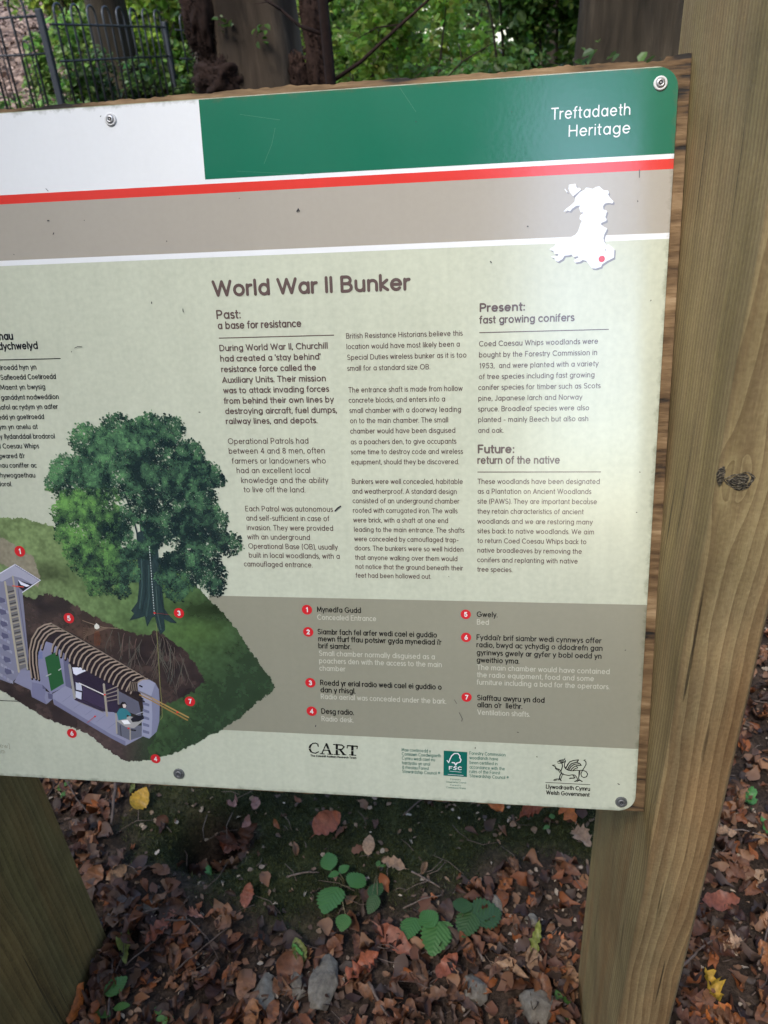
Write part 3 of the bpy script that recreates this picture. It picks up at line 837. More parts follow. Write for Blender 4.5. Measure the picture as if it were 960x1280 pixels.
def note(cy, en):
    block('key_note', cy, 5.2, 18, I_BLACK, 'Welsh key note: ' + cy[0][0])
    block('key_note', en, 5.0, 16, I_GREY, 'English key note: ' + en[0][0])
note([("Mynedfa Gudd", 396.7, 451, 765)], [("Concealed Entrance", 397, 470, 774.6)])
note([("Siambr fach fel arfer wedi cael ei guddio", 397.5, 545.8, 792.8), ("mewn ffurf ffau potsiwr gyda mynediad i'r", 398.3, 551.3, 801.6), ("brif siambr.", 398.5, 438.6, 810.4)],
     [("Small chamber normally disguised as a", 399.2, 543.3, 819.6), ("poachers den with the access to the main", 399.4, 552, 828.9), ("chamber", 399.9, 431.5, 838.2)])
note([("Roedd yr erial radio wedi cael ei guddio o", 400.8, 551.6, 856.5), ("dan y rhisgl.", 401.2, 443.9, 865.4)], [("Radio aerial was concealed under the bark.", 401.5, 557.5, 873.6)])
note([("Desg radio.", 402.2, 442, 892.1)], [("Radio desk.", 402.4, 441.6, 901.4)])
note([("Gwely.", 596.2, 621.4, 771.1)], [("Bed", 596.4, 610.9, 780.6)])
note([("Fyddai'r brif siambr wedi cynnwys offer", 596, 751.3, 799.8), ("radio, bwyd ac ychydig o ddodrefn gan", 596.2, 752.9, 809), ("gyrinwys gwely ar gyfer y bobl oedd yn", 596.2, 751.6, 818.7), ("gweithio yma.", 596.2, 648.7, 828)],
     [("The main chamber would have contained", 596.7, 761.9, 837.2), ("the radio equipment, food and some", 596.7, 742.2, 846.4), ("furniture including a bed for the operators.", 596.4, 761.6, 855.6)])
note([("Siafftau awyru yn dod", 596.7, 680.3, 875.2), ("allan o'r  llethr.", 596.9, 652.3, 884)], [("Ventilation shafts.", 597.1, 662, 893.3)])

# ------------------------------------------------------------------ map of Wales
def Zm(ox, oy, s): return lambda pts: [B(ox + a / s, oy + b / s) for a, b in pts]
zw = Zm(670, 220, 8.727)
wales = zw([(480,175),(530,150),(545,125),(575,130),(620,140),(650,120),(690,112),(720,140),(740,155),(785,158),(795,185),(785,200),(805,235),(830,262),(845,275),(835,300),(790,292),(750,300),(730,330),(735,365),(775,380),(770,400),(755,450),(770,470),(765,490),(715,510),(705,525),(740,555),(775,570),(765,600),(745,635),(735,680),(745,720),(770,755),(790,745),(855,795),(850,890),(770,930),(720,965),(710,990),(650,1010),(610,1005),(575,960),(545,925),(510,915),(480,935),(430,945),(410,925),(430,905),(465,890),(455,875),(410,885),(385,855),(360,865),(310,870),(290,905),(240,935),(210,920),(200,895),(160,880),(190,870),(240,875),(245,850),(200,850),(190,820),(145,800),(200,765),(215,740),(270,720),(330,700),(400,655),(430,640),(460,600),(485,520),(500,490),(475,470),(480,430),(520,400),(485,395),(470,345),(480,322),(440,325),(395,355),(370,385),(345,375),(300,390),(330,355),(380,320),(420,280),(430,230)])
angl = zw([(360,95),(430,85),(445,130),(480,130),(490,150),(405,222),(370,180),(355,140)])
holy = zw([(315,135),(345,175),(335,178),(312,150)])
sh = lambda pl: [(a + 0.0015, b - 0.0018) for a, b in pl]
I_SHADE = ink('printed grey drop shadow of the map', (0.23, 0.22, 0.23, 1))  # drop shadow of the map, printed as an offset grey copy
sub('map_shadow', poly_mesh('map_shadow', [sh(wales), sh(angl), sh(holy)], [0.16 * MM, 0.17 * MM, 0.18 * MM]), I_SHADE, 'grey drop shadow printed under the map')
sub('country_map', poly_mesh('country_map', [wales, angl, holy], [0.22 * MM, 0.23 * MM, 0.24 * MM]), ink('white map print', (0.78, 0.80, 0.86, 1)), 'white map of Wales')
u, v = zw([(717, 905)])[0]
sub('map_dot', poly_mesh('map_dot', [arc(u, v, 0.0033, 0.0033, 0, 360, 20)[:-1]], 0.3 * MM), I_DISC, 'red dot in the south east of the map')

# ------------------------------------------------------------------ logos
def strokes_mesh(name, lst, z0=0.3 * MM):
    vs, fs = [], []
    for k, (pts, hw) in enumerate(lst): strip(vs, fs, pts, hw, z0 + 0.012 * MM * k)
    return mesh(name, vs, fs)
zc = Zm(370, 915, 10.67); pc = abs(B(420, 940)[0] - B(421, 940)[0]) / 10.67
cart = [([(296,190),(291,160),(262,146),(225,150),(192,175),(175,215),(190,252),(225,276),(262,282),(300,262)], 8), ([(200,172),(186,195),(184,215),(186,235),(202,262)], 13),
        ([(403,158),(345,286)], 7), ([(407,158),(458,290)], 15), ([(366,240),(440,244)], 6), ([(322,288),(378,290)], 6), ([(425,293),(492,296)], 6),
        ([(545,168),(545,295)], 15), ([(548,168),(612,172),(642,196),(615,228),(556,230)], 9), ([(588,232),(612,262),(640,296)], 14), ([(500,164),(548,166)], 7), ([(508,296),(582,299)], 6), ([(622,299),(668,302)], 6),
        ([(686,180),(818,188)], 9), ([(752,186),(752,302)], 16), ([(712,302),(800,308)], 6), ([(686,182),(682,212)], 6), ([(818,188),(814,220)], 6)]
sub('logo', strokes_mesh('logo', [(zc(a), b * pc) for a, b in cart]), I_BLACK, 'black stencil CART logo')
sub('stencil_gap', strokes_mesh('stencil_gap', [(zc(a), 3 * pc) for a in ([(165, 214), (215, 216)], [(360, 222), (455, 228)], [(520, 232), (570, 236)], [(728, 246), (778, 249)])], 0.62 * MM), INK_PALE, 'pale break through the stencil letters')
block('small_print', [("The Coleshill Auxiliary Research Team", 388.5, 445.2, 945.6)], 2.0, 22, I_BLACK, 'tagline under the stencil logo')
zf = Zm(490, 925, 6.0)
sub('logo', poly_mesh('logo', [zf([(388, 78), (565, 90), (562, 277), (386, 265)])], 0.3 * MM), I_FSC, 'teal certification logo with a tree')
pf = pc * 10.67 / 6
fsc = [([(414,153),(425,168),(436,140),(447,118),(468,100),(494,100),(510,118),(508,130),(518,148),(510,166),(484,172)], 3.6), ([(452,168),(468,170),(478,186),(488,172)], 4.5), ([(430,196),(430,220)], 3), ([(430,197),(452,198)], 2.5), ([(430,208),(448,209)], 2.5),
       ([(484,200),(470,198),(464,204),(482,212),(478,221),(462,219)], 3), ([(520,204),(508,200),(496,206),(496,216),(508,222),(520,219)], 3), ([(432,232),(520,240)], 1.4), ([(420,256),(535,264)], 1.4)]
sub('logo_mark', strokes_mesh('logo_mark', [(zf(a), b * pf) for a, b in fsc], 0.36 * MM), I_WHITE, 'white tree mark and FSC letters')
block('small_print', [("Mae coetiroedd y", 502.3, 538.3, 939), ("Comisiwn Coedwigaeth", 502.5, 551, 944.2), ("Cymru wedi cael eu", 502.6, 543.5, 949.5), ("hardystio yn unol", 502.8, 537.5, 955.3), ("\u00e2 rheolau Forest", 503, 535.8, 960.8), ("Stewardship Council \u00ae", 503, 550, 966)], 3.1, 13, I_FSC, 'Welsh certification note')
block('small_print', [("Forestry Commission", 587, 631.7, 943.2), ("woodlands have", 587, 622.5, 948.9), ("been certified in", 587.2, 621.7, 954.9), ("accordance with the", 587, 630.8, 960.6), ("rules of the Forest", 587.2, 625, 966), ("Stewardship Council \u00ae", 587, 635.8, 971.4)], 3.1, 13, I_FSC, 'English certification note')
block('small_print', [("Forestry", 563, 576, 974.8), ("Stewardship Council", 557.5, 582.5, 978), ("Forestry", 563, 576, 982), ("Commission Wales", 558, 582, 985)], 1.6, 14, I_FSC, 'tiny lines under the teal logo')
zd = Zm(670, 940, 7.385); pd = pc * 10.67 / 7.385
drag = [([(196,92),(222,74),(262,66),(272,78),(262,92),(232,104),(202,102)], 3.5), ([(215,84),(255,80)], 6), ([(262,64),(268,56)], 3), ([(225,95),(258,92)], 5),
        ([(240,106),(244,128),(238,152),(228,176),(240,200)], 4.5), ([(152,120),(176,132),(186,150),(212,158),(230,172)], 5), ([(160,118),(178,118)], 3), ([(176,150),(196,166)], 3.5), ([(200,158),(222,190)], 4),
        ([(272,82),(264,106),(262,134),(276,156),(300,168),(336,172),(384,166),(404,176),(400,206),(392,236),(400,262)], 4), ([(240,200),(262,208),(300,214),(340,208),(358,212),(376,232),(384,252)], 4),
        ([(236,190),(222,214),(216,238),(232,262)], 5), ([(250,196),(238,222),(230,244)], 3.5), ([(162,258),(184,248),(216,246),(232,264)], 4.5), ([(170,264),(192,256)], 3), ([(204,258),(214,252)], 3),
        ([(340,212),(352,226),(350,240),(316,238)], 4.5), ([(306,244),(330,240)], 3.5), ([(352,240),(362,232)], 3), ([(358,270),(382,258),(404,258),(426,270)], 5), ([(376,272),(392,264)], 3),
        ([(276,150),(292,112),(312,88),(346,76),(392,70)], 4.5), ([(290,160),(306,128),(330,104),(376,92),(392,72)], 5), ([(302,164),(322,132),(352,112),(404,104),(376,92)], 5), ([(318,168),(340,142),(372,124),(416,120),(404,104)], 4.5),
        ([(340,170),(358,152),(384,144),(370,124)], 4), ([(262,140),(286,132),(300,104)], 3.5),
        ([(398,168),(430,166),(462,178),(476,200),(466,226),(440,234),(420,222),(414,200),(426,172),(446,140),(462,110),(460,88),(446,76)], 4), ([(440,74),(454,70)], 3.5), ([(398,180),(396,222)], 5)]
sub('logo', strokes_mesh('logo', [(zd(a), b * pd * 0.9) for a, b in drag]), I_BLACK, 'black line drawing of a dragon')
rule(682, 977.8, 737.7, 0.6, I_BLACK)
block('small_print', [("Llywodraeth Cymru", 682.6, 737.3, 985.6)], 4.0, 19, I_BLACK, 'Llywodraeth Cymru')
block('small_print', [("Welsh Government", 683, 736.6, 993)], 4.0, 19, I_BLACK, 'Welsh Government')
# ------------------------------------------------------------------ cutaway picture (flat print, coloured per point)
def bproj(u, v):
    """the inverse of B for arrays"""
    x = u; y = CAMP.y * 0 + BO.y - CAMP.y + BU.y * v; z = BO.z - CAMP.z + BU.z * v
    cx = MW[0][0] * x + MW[0][1] * y + MW[0][2] * z
    cy = MW[1][0] * x + MW[1][1] * y + MW[1][2] * z
    cz = MW[2][0] * x + MW[2][1] * y + MW[2][2] * z
    return 480 + FPX * cx / cz, 640 + FPX * cy / cz
def Z7(x, y): return (x / 3.692, 690 + y / 3.692)
PRINT_A = print_mat('painted cutaway print', None, 0.05, attr=True)
def lin(c, k=1.3): return np.array([min(1, s2l(q) * k) for q in c])
mound = [(-30, 640), (0, 646), (30, 647), (60, 655), (100, 668), (200, 700), (240, 725), (258.5, 746), (274.6, 760.6), (295, 783.5), (311, 808.7), (325, 829), (336.4, 845.4), (344, 857), (341, 865), (320, 880), (297.5, 900), (279, 912), (251.7, 927), (217, 943), (183, 951), (157, 952), (135.4, 939), (113.8, 921), (89.4, 909), (67.7, 903), (54, 896), (27, 879.6), (0, 863), (-30, 845)]
soilp = [Z7(*q) for q in [(60, 190), (105, 200), (160, 214), (180, 200), (215, 190), (300, 220), (420, 290), (500, 330), (560, 355), (640, 382), (680, 385), (700, 372), (720, 363), (750, 378), (800, 412), (850, 450), (900, 510), (945, 592), (900, 640), (820, 680), (760, 705), (735, 760), (720, 850), (690, 900), (690, 960), (560, 1000), (400, 1000), (-200, 760), (-200, 560), (60, 540)]]
u_a, u_b = B(-20, 850)[0], B(352, 857)[0]
v_a, v_b = B(180, 962)[1], B(60, 636)[1]
st = 0.0010
gu = np.arange(u_a, u_b, st); gv = np.arange(v_a, v_b, st)
GU, GV = np.meshgrid(gu, gv)
PX, PY = bproj(GU, GV)
n1 = fbm(GU * 260, GV * 260, 1, 2) - 0.5; n2 = fbm(GU * 260, GV * 260, 11, 2) - 0.5
f1 = fbm(GU * 900, GV * 420, 41, 2) - 0.5
PXn = PX + n1 * 3.5 + f1 * 2.2; PYn = PY + n2 * 4 + f1 * 3
ins = inpoly(PXn, PYn, mound)
soft = lambda d: np.clip(d, 0, 1)
# turf colour: light olive at the upper left, darker to the right and the foot
light = np.array([108, 126, 84.]); mid = np.array([72, 96, 58.]); dark = np.array([44, 60, 42.]); deep = np.array([34, 44, 38.])
t1 = soft((PX - 60) / 190.0 + (PY - 700) / 420)[..., None]; t2 = soft((PX - 215) / 120 + np.maximum(0, PY - 800) / 160)[..., None]
col = light * (1 - t1) + mid * t1; col = col * (1 - t2) + dark * t2
col = col * (1 + 0.35 * (fbm(GU * 90, GV * 90, 5)[..., None] - 0.5) + 0.30 * n1[..., None])
hi = np.exp(-(((PX - 245) / 40) ** 2 + ((PY - 790) / 18) ** 2))[..., None]
col = col * (1 - 0.35 * hi) + np.array([74, 98, 48.]) * 0.35 * hi
shd = np.exp(-(((PX - 265) / 50) ** 2 + ((PY - 762) / 12) ** 2))[..., None] + 0.9 * np.exp(-(((PX - 60) / 30) ** 2 + ((PY - 715) / 16) ** 2))[..., None]
col = col * (1 - 0.4 * shd)
# soil
sins = inpoly(PX + n1 * 5, PY + n2 * 5, soilp)
sb = np.array([70, 57, 53.]) ; sd_ = np.array([38, 32, 34.]); sr = np.array([88, 66, 54.])
ts = soft((fbm(GU * 60, GV * 60, 17) - 0.25) * 1.6)[..., None]
scol = sd_ * (1 - ts) + sb * ts
warm = np.exp(-(((PX - 115) / 40) ** 2 + ((PY - 792) / 22) ** 2))[..., None]
scol = scol * (1 - 0.6 * warm) + sr * 0.6 * warm
low = soft((PY - 880) / 40)[..., None]
scol = scol * (1 - 0.6 * low) + np.array([84, 70, 68.]) * 0.6 * low
scol = scol * (1 + 0.3 * n2[..., None])
gr = soft((PX - 150) / 45)[..., None] * soft((PY - 880) / 20)[..., None]
scol = scol * (1 - gr) + dark * gr
col = np.where(sins[..., None], scol, col)
# track at the upper left
trk = [(4, 672), (20, 682), (42, 696), (50, 721), (48, 735), (30, 720), (5, 706), (-10, 700), (-10, 672)]
ti = inpoly(PX + n1 * 2, PY + n2 * 2, trk)
col = np.where(ti[..., None], np.array([128, 122, 104.]) * (1 + 0.2 * n1[..., None]), col)
c01 = np.clip(col, 0, 255) / 255
clin = np.where(c01 <= 0.04045, c01 / 12.92, ((c01 + 0.055) / 1.055) ** 2.4) * 1.3
nvx = len(gu); nvy = len(gv)
ii = (np.arange(nvy - 1)[:, None] * nvx + np.arange(nvx - 1)[None, :])
keep = ins[:-1, :-1] & ins[1:, 1:] & ins[:-1, 1:] & ins[1:, :-1]
ii = ii[keep]
F = np.stack([ii, ii + 1, ii + 1 + nvx, ii + nvx], 1)
used = np.unique(F); remap = np.zeros(nvx * nvy, dtype=np.int64); remap[used] = np.arange(len(used))
V = np.stack([GU.ravel(), GV.ravel(), np.full(GU.size, 0.22 * MM)], 1)[used]
sub('painted_mound', fast_mesh('painted_mound', V, remap[F], clin.reshape(-1, 3)[used]), PRINT_A, 'painted cutaway of a grassy mound and the soil within')

class Paint:
    """flat coloured shapes of one part of the picture, each a hair above the last"""
    def __init__(s, z0): s.v = []; s.f = []; s.c = []; s.z = z0
    def _add(s, vs, fs, c):
        b = len(s.v); s.v += vs; s.f += [tuple(i + b for i in f) for f in fs]; s.c += [lin(c)] * len(fs); s.z += 0.0016 * MM
    def poly(s, pts, c):
        pl = [B(*q) for q in pts]
        fs = []
        for t in tessellate_polygon([[Vector((a, b, 0)) for a, b in pl]]):
            a, e, d = (Vector((*pl[i], 0)) for i in t)
            if (e - a).cross(d - a).z < 0: t = (t[0], t[2], t[1])
            fs.append(tuple(t))
        s._add([(a, b, s.z) for a, b in pl], fs, c)
    def line(s, pts, wpx, c):
        vs, fs = [], []
        strip(vs, fs, [B(*q) for q in pts], wpx * 0.00046, s.z)
        s._add(vs, fs, c)
    def done(s, name, label):
        me = mesh(name, s.v, s.f)
        at_ = me.attributes.new('tint', 'FLOAT_COLOR', 'FACE')
        c4 = np.ones((len(s.c), 4), dtype=np.float32); c4[:, :3] = np.array(s.c)
        at_.data.foreach_set('color', c4.ravel())
        return sub(name, me, PRINT_A, label)
Zs = lambda l: [Z7(*q) for q in l]
R = random.Random(3)
# roots
P = Paint(0.26 * MM)
def root(x, y, dx, dy, n, wd, depth=0):
    pts = [(x, y)]
    for i in range(n):
        dx += R.uniform(-5, 5); dy += R.uniform(-1, 5)
        x += dx; y += dy
        if not inpoly(np.array([40 + 0.0 + Z7(x, y)[0] - 40]), np.array([Z7(x, y)[1]]), soilp)[0]: break
        pts.append((x, y))
        if depth < 2 and R.random() < 0.5: root(x, y, dx * 0.4 + R.uniform(-9, 9), dy * 0.7 + 3, max(2, n - 2), wd * 0.7, depth + 1)
    if len(pts) > 1: P.line(Zs(pts), wd * 0.8, (100 - R.random() * 25, 82, 74))
for x0, y0 in ((520, 360), (545, 368), (575, 375), (600, 388), (630, 400), (655, 404)): root(x0, y0, R.uniform(-10, 2), 14, 5, 0.9)
for x0, y0 in ((700, 385), (720, 372), (735, 390), (752, 392), (770, 410), (790, 430), (805, 440), (745, 400), (765, 400), (830, 470), (850, 490)): root(x0, y0, R.uniform(-3, 9), 15, 5, 1.0)
for k in range(7): P.line(Zs([(540, 352), (500, 350), (455, 348 + k * 3), (420 - k * 4, 352 + k * 6), (385, 350 + k * 11)]), 0.7, (104, 86, 74))
P.line(Zs([(382, 316), (430, 332), (480, 348), (545, 352)]), 0.9, (128, 112, 96))
for k in range(5): P.line(Zs([(440 + k * 4, 365), (436 + k * 7, 400), (440 + k * 5, 430)]), 0.7, (106, 62, 44))
P.poly(Zs([(438, 352), (436, 340), (446, 328), (458, 338), (460, 350), (448, 356)]), (205, 202, 190))
P.done('painted_roots', 'painted tree roots hanging through the soil')
# bunker
P = Paint(0.32 * MM)
lav = (140, 140, 156); lav2 = (118, 118, 136); lavd = (84, 84, 108); cream = (150, 142, 128)
P.poly(Zs([(-120, 60), (0, 100), (70, 57), (186, 130), (104, 186), (132, 480), (128, 540), (84, 575), (50, 606), (-120, 540)]), lav2)
P.poly(Zs([(-120, 60), (0, 100), (68, 60), (180, 128), (150, 148), (100, 120), (60, 110), (10, 136), (-120, 110)]), (150, 150, 166))
P.poly(Zs([(85, 130), (150, 150), (110, 182), (84, 160)]), (36, 34, 50))
P.poly(Zs([(84, 128), (104, 140), (128, 150), (138, 156), (122, 160), (96, 150)]), (210, 210, 222))
P.line(Zs([(0, 99), (70, 57), (186, 130), (104, 186)]), 1.3, (196, 196, 208))
for k in range(12): P.line(Zs([(70 + k * 9.6, 58 + k * 6.0), (76 + k * 9.6, 66 + k * 6.0)]), 1.0, (100, 100, 120))
for r in range(9):                                # blockwork on the shaft wall
    for c in range(4):
        x = -32 + c * 16 + (r % 2) * 8 + r * 4; y = 190 + r * 46 + c * 10
        P.poly(Zs([(x, y), (x + 13, y + 7), (x + 13, y + 20), (x, y + 13)]), (lav if (r + c) % 3 else (128, 128, 152)))
for r in range(7):
    y = 205 + r * 55; x = 0 + r * 5
    P.poly(Zs([(x - 6, y), (x + 22, y + 10), (x + 26, y + 26), (x + 2, y + 30), (x - 8, y + 16)]), lavd)
P.poly(Zs([(20, 150), (62, 160), (126, 530), (88, 545)]), (104, 102, 104))
for k in range(13): P.line(Zs([(38 + k * 4.4, 185 + k * 27), (66 + k * 4.3, 178 + k * 27)]), 1.5, (58, 54, 54))
for k in range(13): P.line(Zs([(40 + k * 4.4, 195 + k * 27), (66 + k * 4.3, 188 + k * 27)]), 1.9, (146, 138, 124))
P.line(Zs([(24, 138), (88, 552)]), 3.2, (160, 152, 134)); P.line(Zs([(60, 112), (128, 540)]), 2.6, (150, 144, 132))
P.line(Zs([(84, 170), (130, 500)]), 1.4, (92, 92, 112))
P.poly(Zs([(66, 600), (96, 545), (136, 545), (205, 590), (210, 640), (248, 655), (246, 676), (215, 702), (148, 668), (142, 636)]), (126, 126, 148))
P.poly(Zs([(148, 600), (205, 612), (212, 640), (206, 672), (216, 700), (148, 668)]), (112, 112, 138))
P.poly(Zs([(196, 600), (212, 606), (212, 634), (198, 630)]), lavd); P.poly(Zs([(222, 650), (244, 656), (244, 680), (224, 676)]), lavd)
# dark inside, end wall, door
P.poly(Zs([(136, 470), (150, 400), (190, 345), (240, 333), (330, 372), (690, 585), (640, 640), (600, 640), (560, 740), (470, 740), (340, 690), (245, 640), (180, 590), (150, 580)]), (44, 36, 42))
P.poly(Zs([(176, 590), (176, 480), (190, 428), (214, 412), (250, 424), (300, 470), (322, 540), (330, 640), (300, 622), (236, 652)]), (122, 122, 146))
P.poly(Zs([(290, 460), (322, 500), (330, 630), (304, 618)]), (92, 92, 116))
P.poly(Zs([(208, 486), (268, 456), (296, 606), (236, 642)]), (40, 84, 50))
P.line(Zs([(214, 572), (236, 562)]), 1.3, (160, 168, 160)); P.line(Zs([(272, 545), (282, 538)]), 1.6, (170, 175, 170))
for k in range(4): P.line(Zs([(180 + k * 5, 460), (180 + k * 5, 492)]), 0.8, (84, 100, 150))
# floor
P.poly(Zs([(246, 652), (302, 618), (400, 660), (520, 735), (664, 830), (660, 850), (580, 893), (516, 860), (380, 780), (250, 702), (244, 676)]), (134, 134, 156))
P.poly(Zs([(246, 676), (380, 760), (516, 842), (580, 872), (580, 893), (516, 860), (380, 780), (250, 702)]), (112, 112, 136))
for k in range(6): P.line(Zs([(290 + k * 52, 690 + k * 31), (330 + k * 52, 660 + k * 31)]), 0.5, (112, 112, 132))
# bunks
P.poly(Zs([(330, 535), (400, 545), (545, 625), (548, 740), (470, 735), (345, 682)]), (52, 44, 62))
P.poly(Zs([(334, 532), (372, 532), (398, 548), (352, 568), (340, 560)]), (208, 208, 220)); P.poly(Zs([(352, 568), (398, 548), (540, 620), (480, 650), (375, 600)]), (46, 38, 54))
P.poly(Zs([(350, 600), (376, 610), (380, 640), (352, 634)]), (180, 182, 196)); P.poly(Zs([(350, 640), (378, 648), (376, 680), (350, 670)]), (190, 192, 206))
P.poly(Zs([(384, 620), (500, 680), (500, 730), (384, 680)]), (60, 50, 72))
P.line(Zs([(366, 604), (486, 660)]), 1.6, (205, 202, 196)); P.line(Zs([(360, 690), (480, 740)]), 1.2, (128, 122, 120))
for k in range(4): P.line(Zs([(492, 640 + k * 16), (545, 618 + k * 20)]), 1.6, (126, 116, 104))
P.line(Zs([(322, 522), (345, 672)]), 4.0, (146, 142, 134)); P.line(Zs([(480, 610), (495, 755)]), 3.4, (150, 142, 128)); P.line(Zs([(545, 628), (548, 700)]), 2.8, (120, 114, 104))
P.poly(Zs([(548, 640), (640, 690), (655, 760), (600, 740), (550, 700)]), (90, 90, 104))
# corrugated ribs
for i in range(23):
    tx = 240 + i * 20.2; ty = 334 + i * 11.6
    if i == 0: rib = [(150, 585), (141, 520), (140, 460), (152, 405), (180, 358), (210, 340), (tx, ty)]
    elif i == 1: rib = [(168, 588), (156, 520), (154, 464), (168, 408), (196, 366), (228, 346), (tx, ty)]
    elif i == 2: rib = [(182, 592), (172, 520), (171, 468), (184, 418), (210, 380), (244, 358), (tx, ty)]
    elif i == 3: rib = [(196, 450), (206, 414), (228, 386), (262, 368), (tx, ty)]
    else: rib = [(tx - 78, ty + 88 - i * 0.9), (tx - 74, ty + 58), (tx - 58, ty + 28), (tx - 32, ty + 7), (tx, ty)]
    P.line(Zs(rib), 3.5, (38, 31, 33)); P.line(Zs([(a - 3, b - 5) for a, b in rib]), 2.3, (142, 126, 112))
P.line(Zs([(240, 330), (340, 385), (480, 466), (600, 537), (684, 588)]), 1.6, (120, 108, 96))
# front wall, desk, operator
P.poly(Zs([(636, 604), (660, 590), (690, 588), (718, 604), (734, 634), (738, 700), (736, 780), (724, 828), (690, 860), (656, 848), (655, 770), (664, 730), (660, 690), (650, 650), (636, 640)]), (140, 142, 162))
P.poly(Zs([(718, 604), (734, 634), (738, 700), (736, 780), (724, 828), (700, 848), (704, 760), (700, 660)]), (116, 118, 140))
for k in range(5): P.poly(Zs([(660, 690 + k * 32), (690, 700 + k * 32), (690, 712 + k * 32), (660, 704 + k * 32)]), (100, 102, 126))
for q in ((646, 616), (650, 672), (656, 684)): P.line(Zs([q, (q[0] + 10, q[1] + 5)]), 2.6, (26, 26, 36))
P.poly(Zs([(606, 590), (636, 604), (640, 660), (626, 650), (604, 640)]), (40, 34, 40))
for k in range(5): P.line(Zs([(596 + k * 9, 640), (604 + k * 8, 600)]), 1.4, (110, 98, 86))
P.poly(Zs([(536, 780), (600, 800), (655, 800), (655, 850), (600, 868), (540, 840)]), (94, 96, 108))
P.poly(Zs([(538, 778), (600, 756), (664, 776), (620, 812), (580, 806)]), (150, 148, 146)); P.poly(Zs([(560, 776), (590, 774), (604, 792), (574, 794)]), (226, 226, 228))
P.poly(Zs([(604, 770), (622, 756), (662, 752), (666, 768), (640, 782), (612, 784)]), (34, 34, 42))
P.line(Zs([(536, 745), (540, 835)]), 2.4, (150, 144, 134)); P.line(Zs([(602, 815), (602, 866)]), 2.0, (150, 144, 134)); P.line(Zs([(556, 800), (560, 846)]), 1.6, (60, 60, 70))
P.line(Zs([(606, 820), (626, 822)]), 2.4, (30, 28, 34)); P.line(Zs([(630, 748), (664, 736)]), 1.2, (150, 150, 160))
P.poly(Zs([(540, 742), (552, 722), (572, 718), (590, 730), (606, 748), (604, 756), (586, 750), (586, 768), (548, 776)]), (52, 112, 122))
P.poly(Zs([(556, 700), (566, 690), (580, 692), (586, 704), (584, 716), (572, 722), (560, 716)]), (34, 28, 32)); P.poly(Zs([(566, 702), (578, 700), (584, 708), (580, 718), (570, 718)]), (200, 186, 180))
P.line(Zs([(648, 645), (700, 672), (870, 762)]), 2.2, (158, 128, 78)); P.line(Zs([(646, 658), (700, 684), (866, 775)]), 2.2, (142, 112, 66)); P.line(Zs([(640, 640), (700, 668)]), 2.4, (110, 108, 116))
P.line(Zs([(722, 330), (728, 420), (734, 520), (740, 620), (748, 700), (750, 760), (742, 772)]), 0.9, (116, 118, 74))
P.done('painted_bunker', 'painted cutaway of an arched bunker with bunks, door and radio operator')
# tree: trunk then foliage
Z6 = lambda x, y: (40 + x / 3, 500 + y / 3)
P = Paint(0.70 * MM)
tr = [(392, 500), (398, 620), (402, 700), (396, 756), (372, 790), (384, 800), (366, 826), (400, 818), (424, 810), (432, 850), (450, 816), (462, 810), (470, 846), (482, 880), (500, 862), (496, 820), (520, 834), (545, 836), (512, 804), (496, 780), (488, 700), (478, 620), (470, 520), (440, 470)]
P.poly([Z6(*q) for q in tr], (38, 54, 56))
for pts, c in (([(410, 560), (414, 700), (404, 780)], (56, 74, 72)), ([(425, 600), (428, 720), (410, 800)], (30, 42, 46)), ([(478, 640), (484, 740), (500, 810)], (28, 40, 44)), ([(438, 620), (440, 740), (430, 810)], (52, 70, 68)), ([(466, 700), (472, 800), (484, 860)], (58, 74, 70))):
    P.line([Z6(*q) for q in pts], 1.8, c)
for pts in ([(400, 520), (380, 440), (360, 380), (340, 330)], [(410, 500), (405, 420), (395, 360), (380, 300)], [(430, 500), (440, 430), (470, 380)], [(390, 560), (350, 520), (300, 500)], [(470, 540), (520, 510), (580, 500)], [(475, 600), (540, 570), (620, 560)]):
    P.line([Z6(*q) for q in pts], 2.2, (34, 46, 50))
P.done('painted_trunk', 'painted trunk of the large tree')
blobs = [(320,110,62),(400,130,62),(440,100,50),(515,115,58),(205,150,62),(590,205,56),(655,280,52),(125,262,58),(190,330,100),(330,250,118),(480,250,118),(590,370,100),(690,455,48),(745,540,44),(650,560,66),(560,640,76),(672,655,58),(690,700,36),(180,450,86),(262,560,86),(205,600,64),(300,670,60),(240,700,36),(120,420,48),(80,310,34),(420,410,60),(520,470,72),(340,440,50),(250,640,60),(120,500,36),(160,560,44),(450,470,40),(700,300,26),(540,710,44),(600,590,60),(340,715,30),(335,505,42),(350,600,50),(385,560,34),(520,605,40),(590,515,50),(455,525,36),(540,470,52),(430,320,80),(290,480,60),(330,640,44),(500,660,40),(640,420,60),(330,575,55),(380,655,30),(155,390,56),(240,420,80),(235,250,80),(430,565,36),(620,480,60),(560,300,70),(705,520,40),(380,200,80),(270,160,50),(560,540,30),(610,260,60)]
gaps = [(398, 360, 12), (375, 410, 9), (395, 470, 9), (540, 530, 20), (345, 540, 15), (590, 560, 9), (650, 610, 10)]
tv, tf, tcx = [], [], []
nr = np.random.default_rng(5)
dense = []
for (bx, by, br) in blobs:
    n_ = int(br * br * 0.19) + 40
    for _ in range(n_):
        r = br * math.sqrt(nr.random()) * (1.0 + 0.10 * nr.standard_normal())
        a = nr.random() * 6.283
        x, y = bx + r * math.cos(a), by + r * math.sin(a)
        if any((x - gx) ** 2 + (y - gy) ** 2 < gr_ * gr_ for gx, gy, gr_ in gaps) and nr.random() < 0.85: continue
        dense.append((x, y, bx, by, br))
nr.shuffle(dense)
D = np.array(dense)
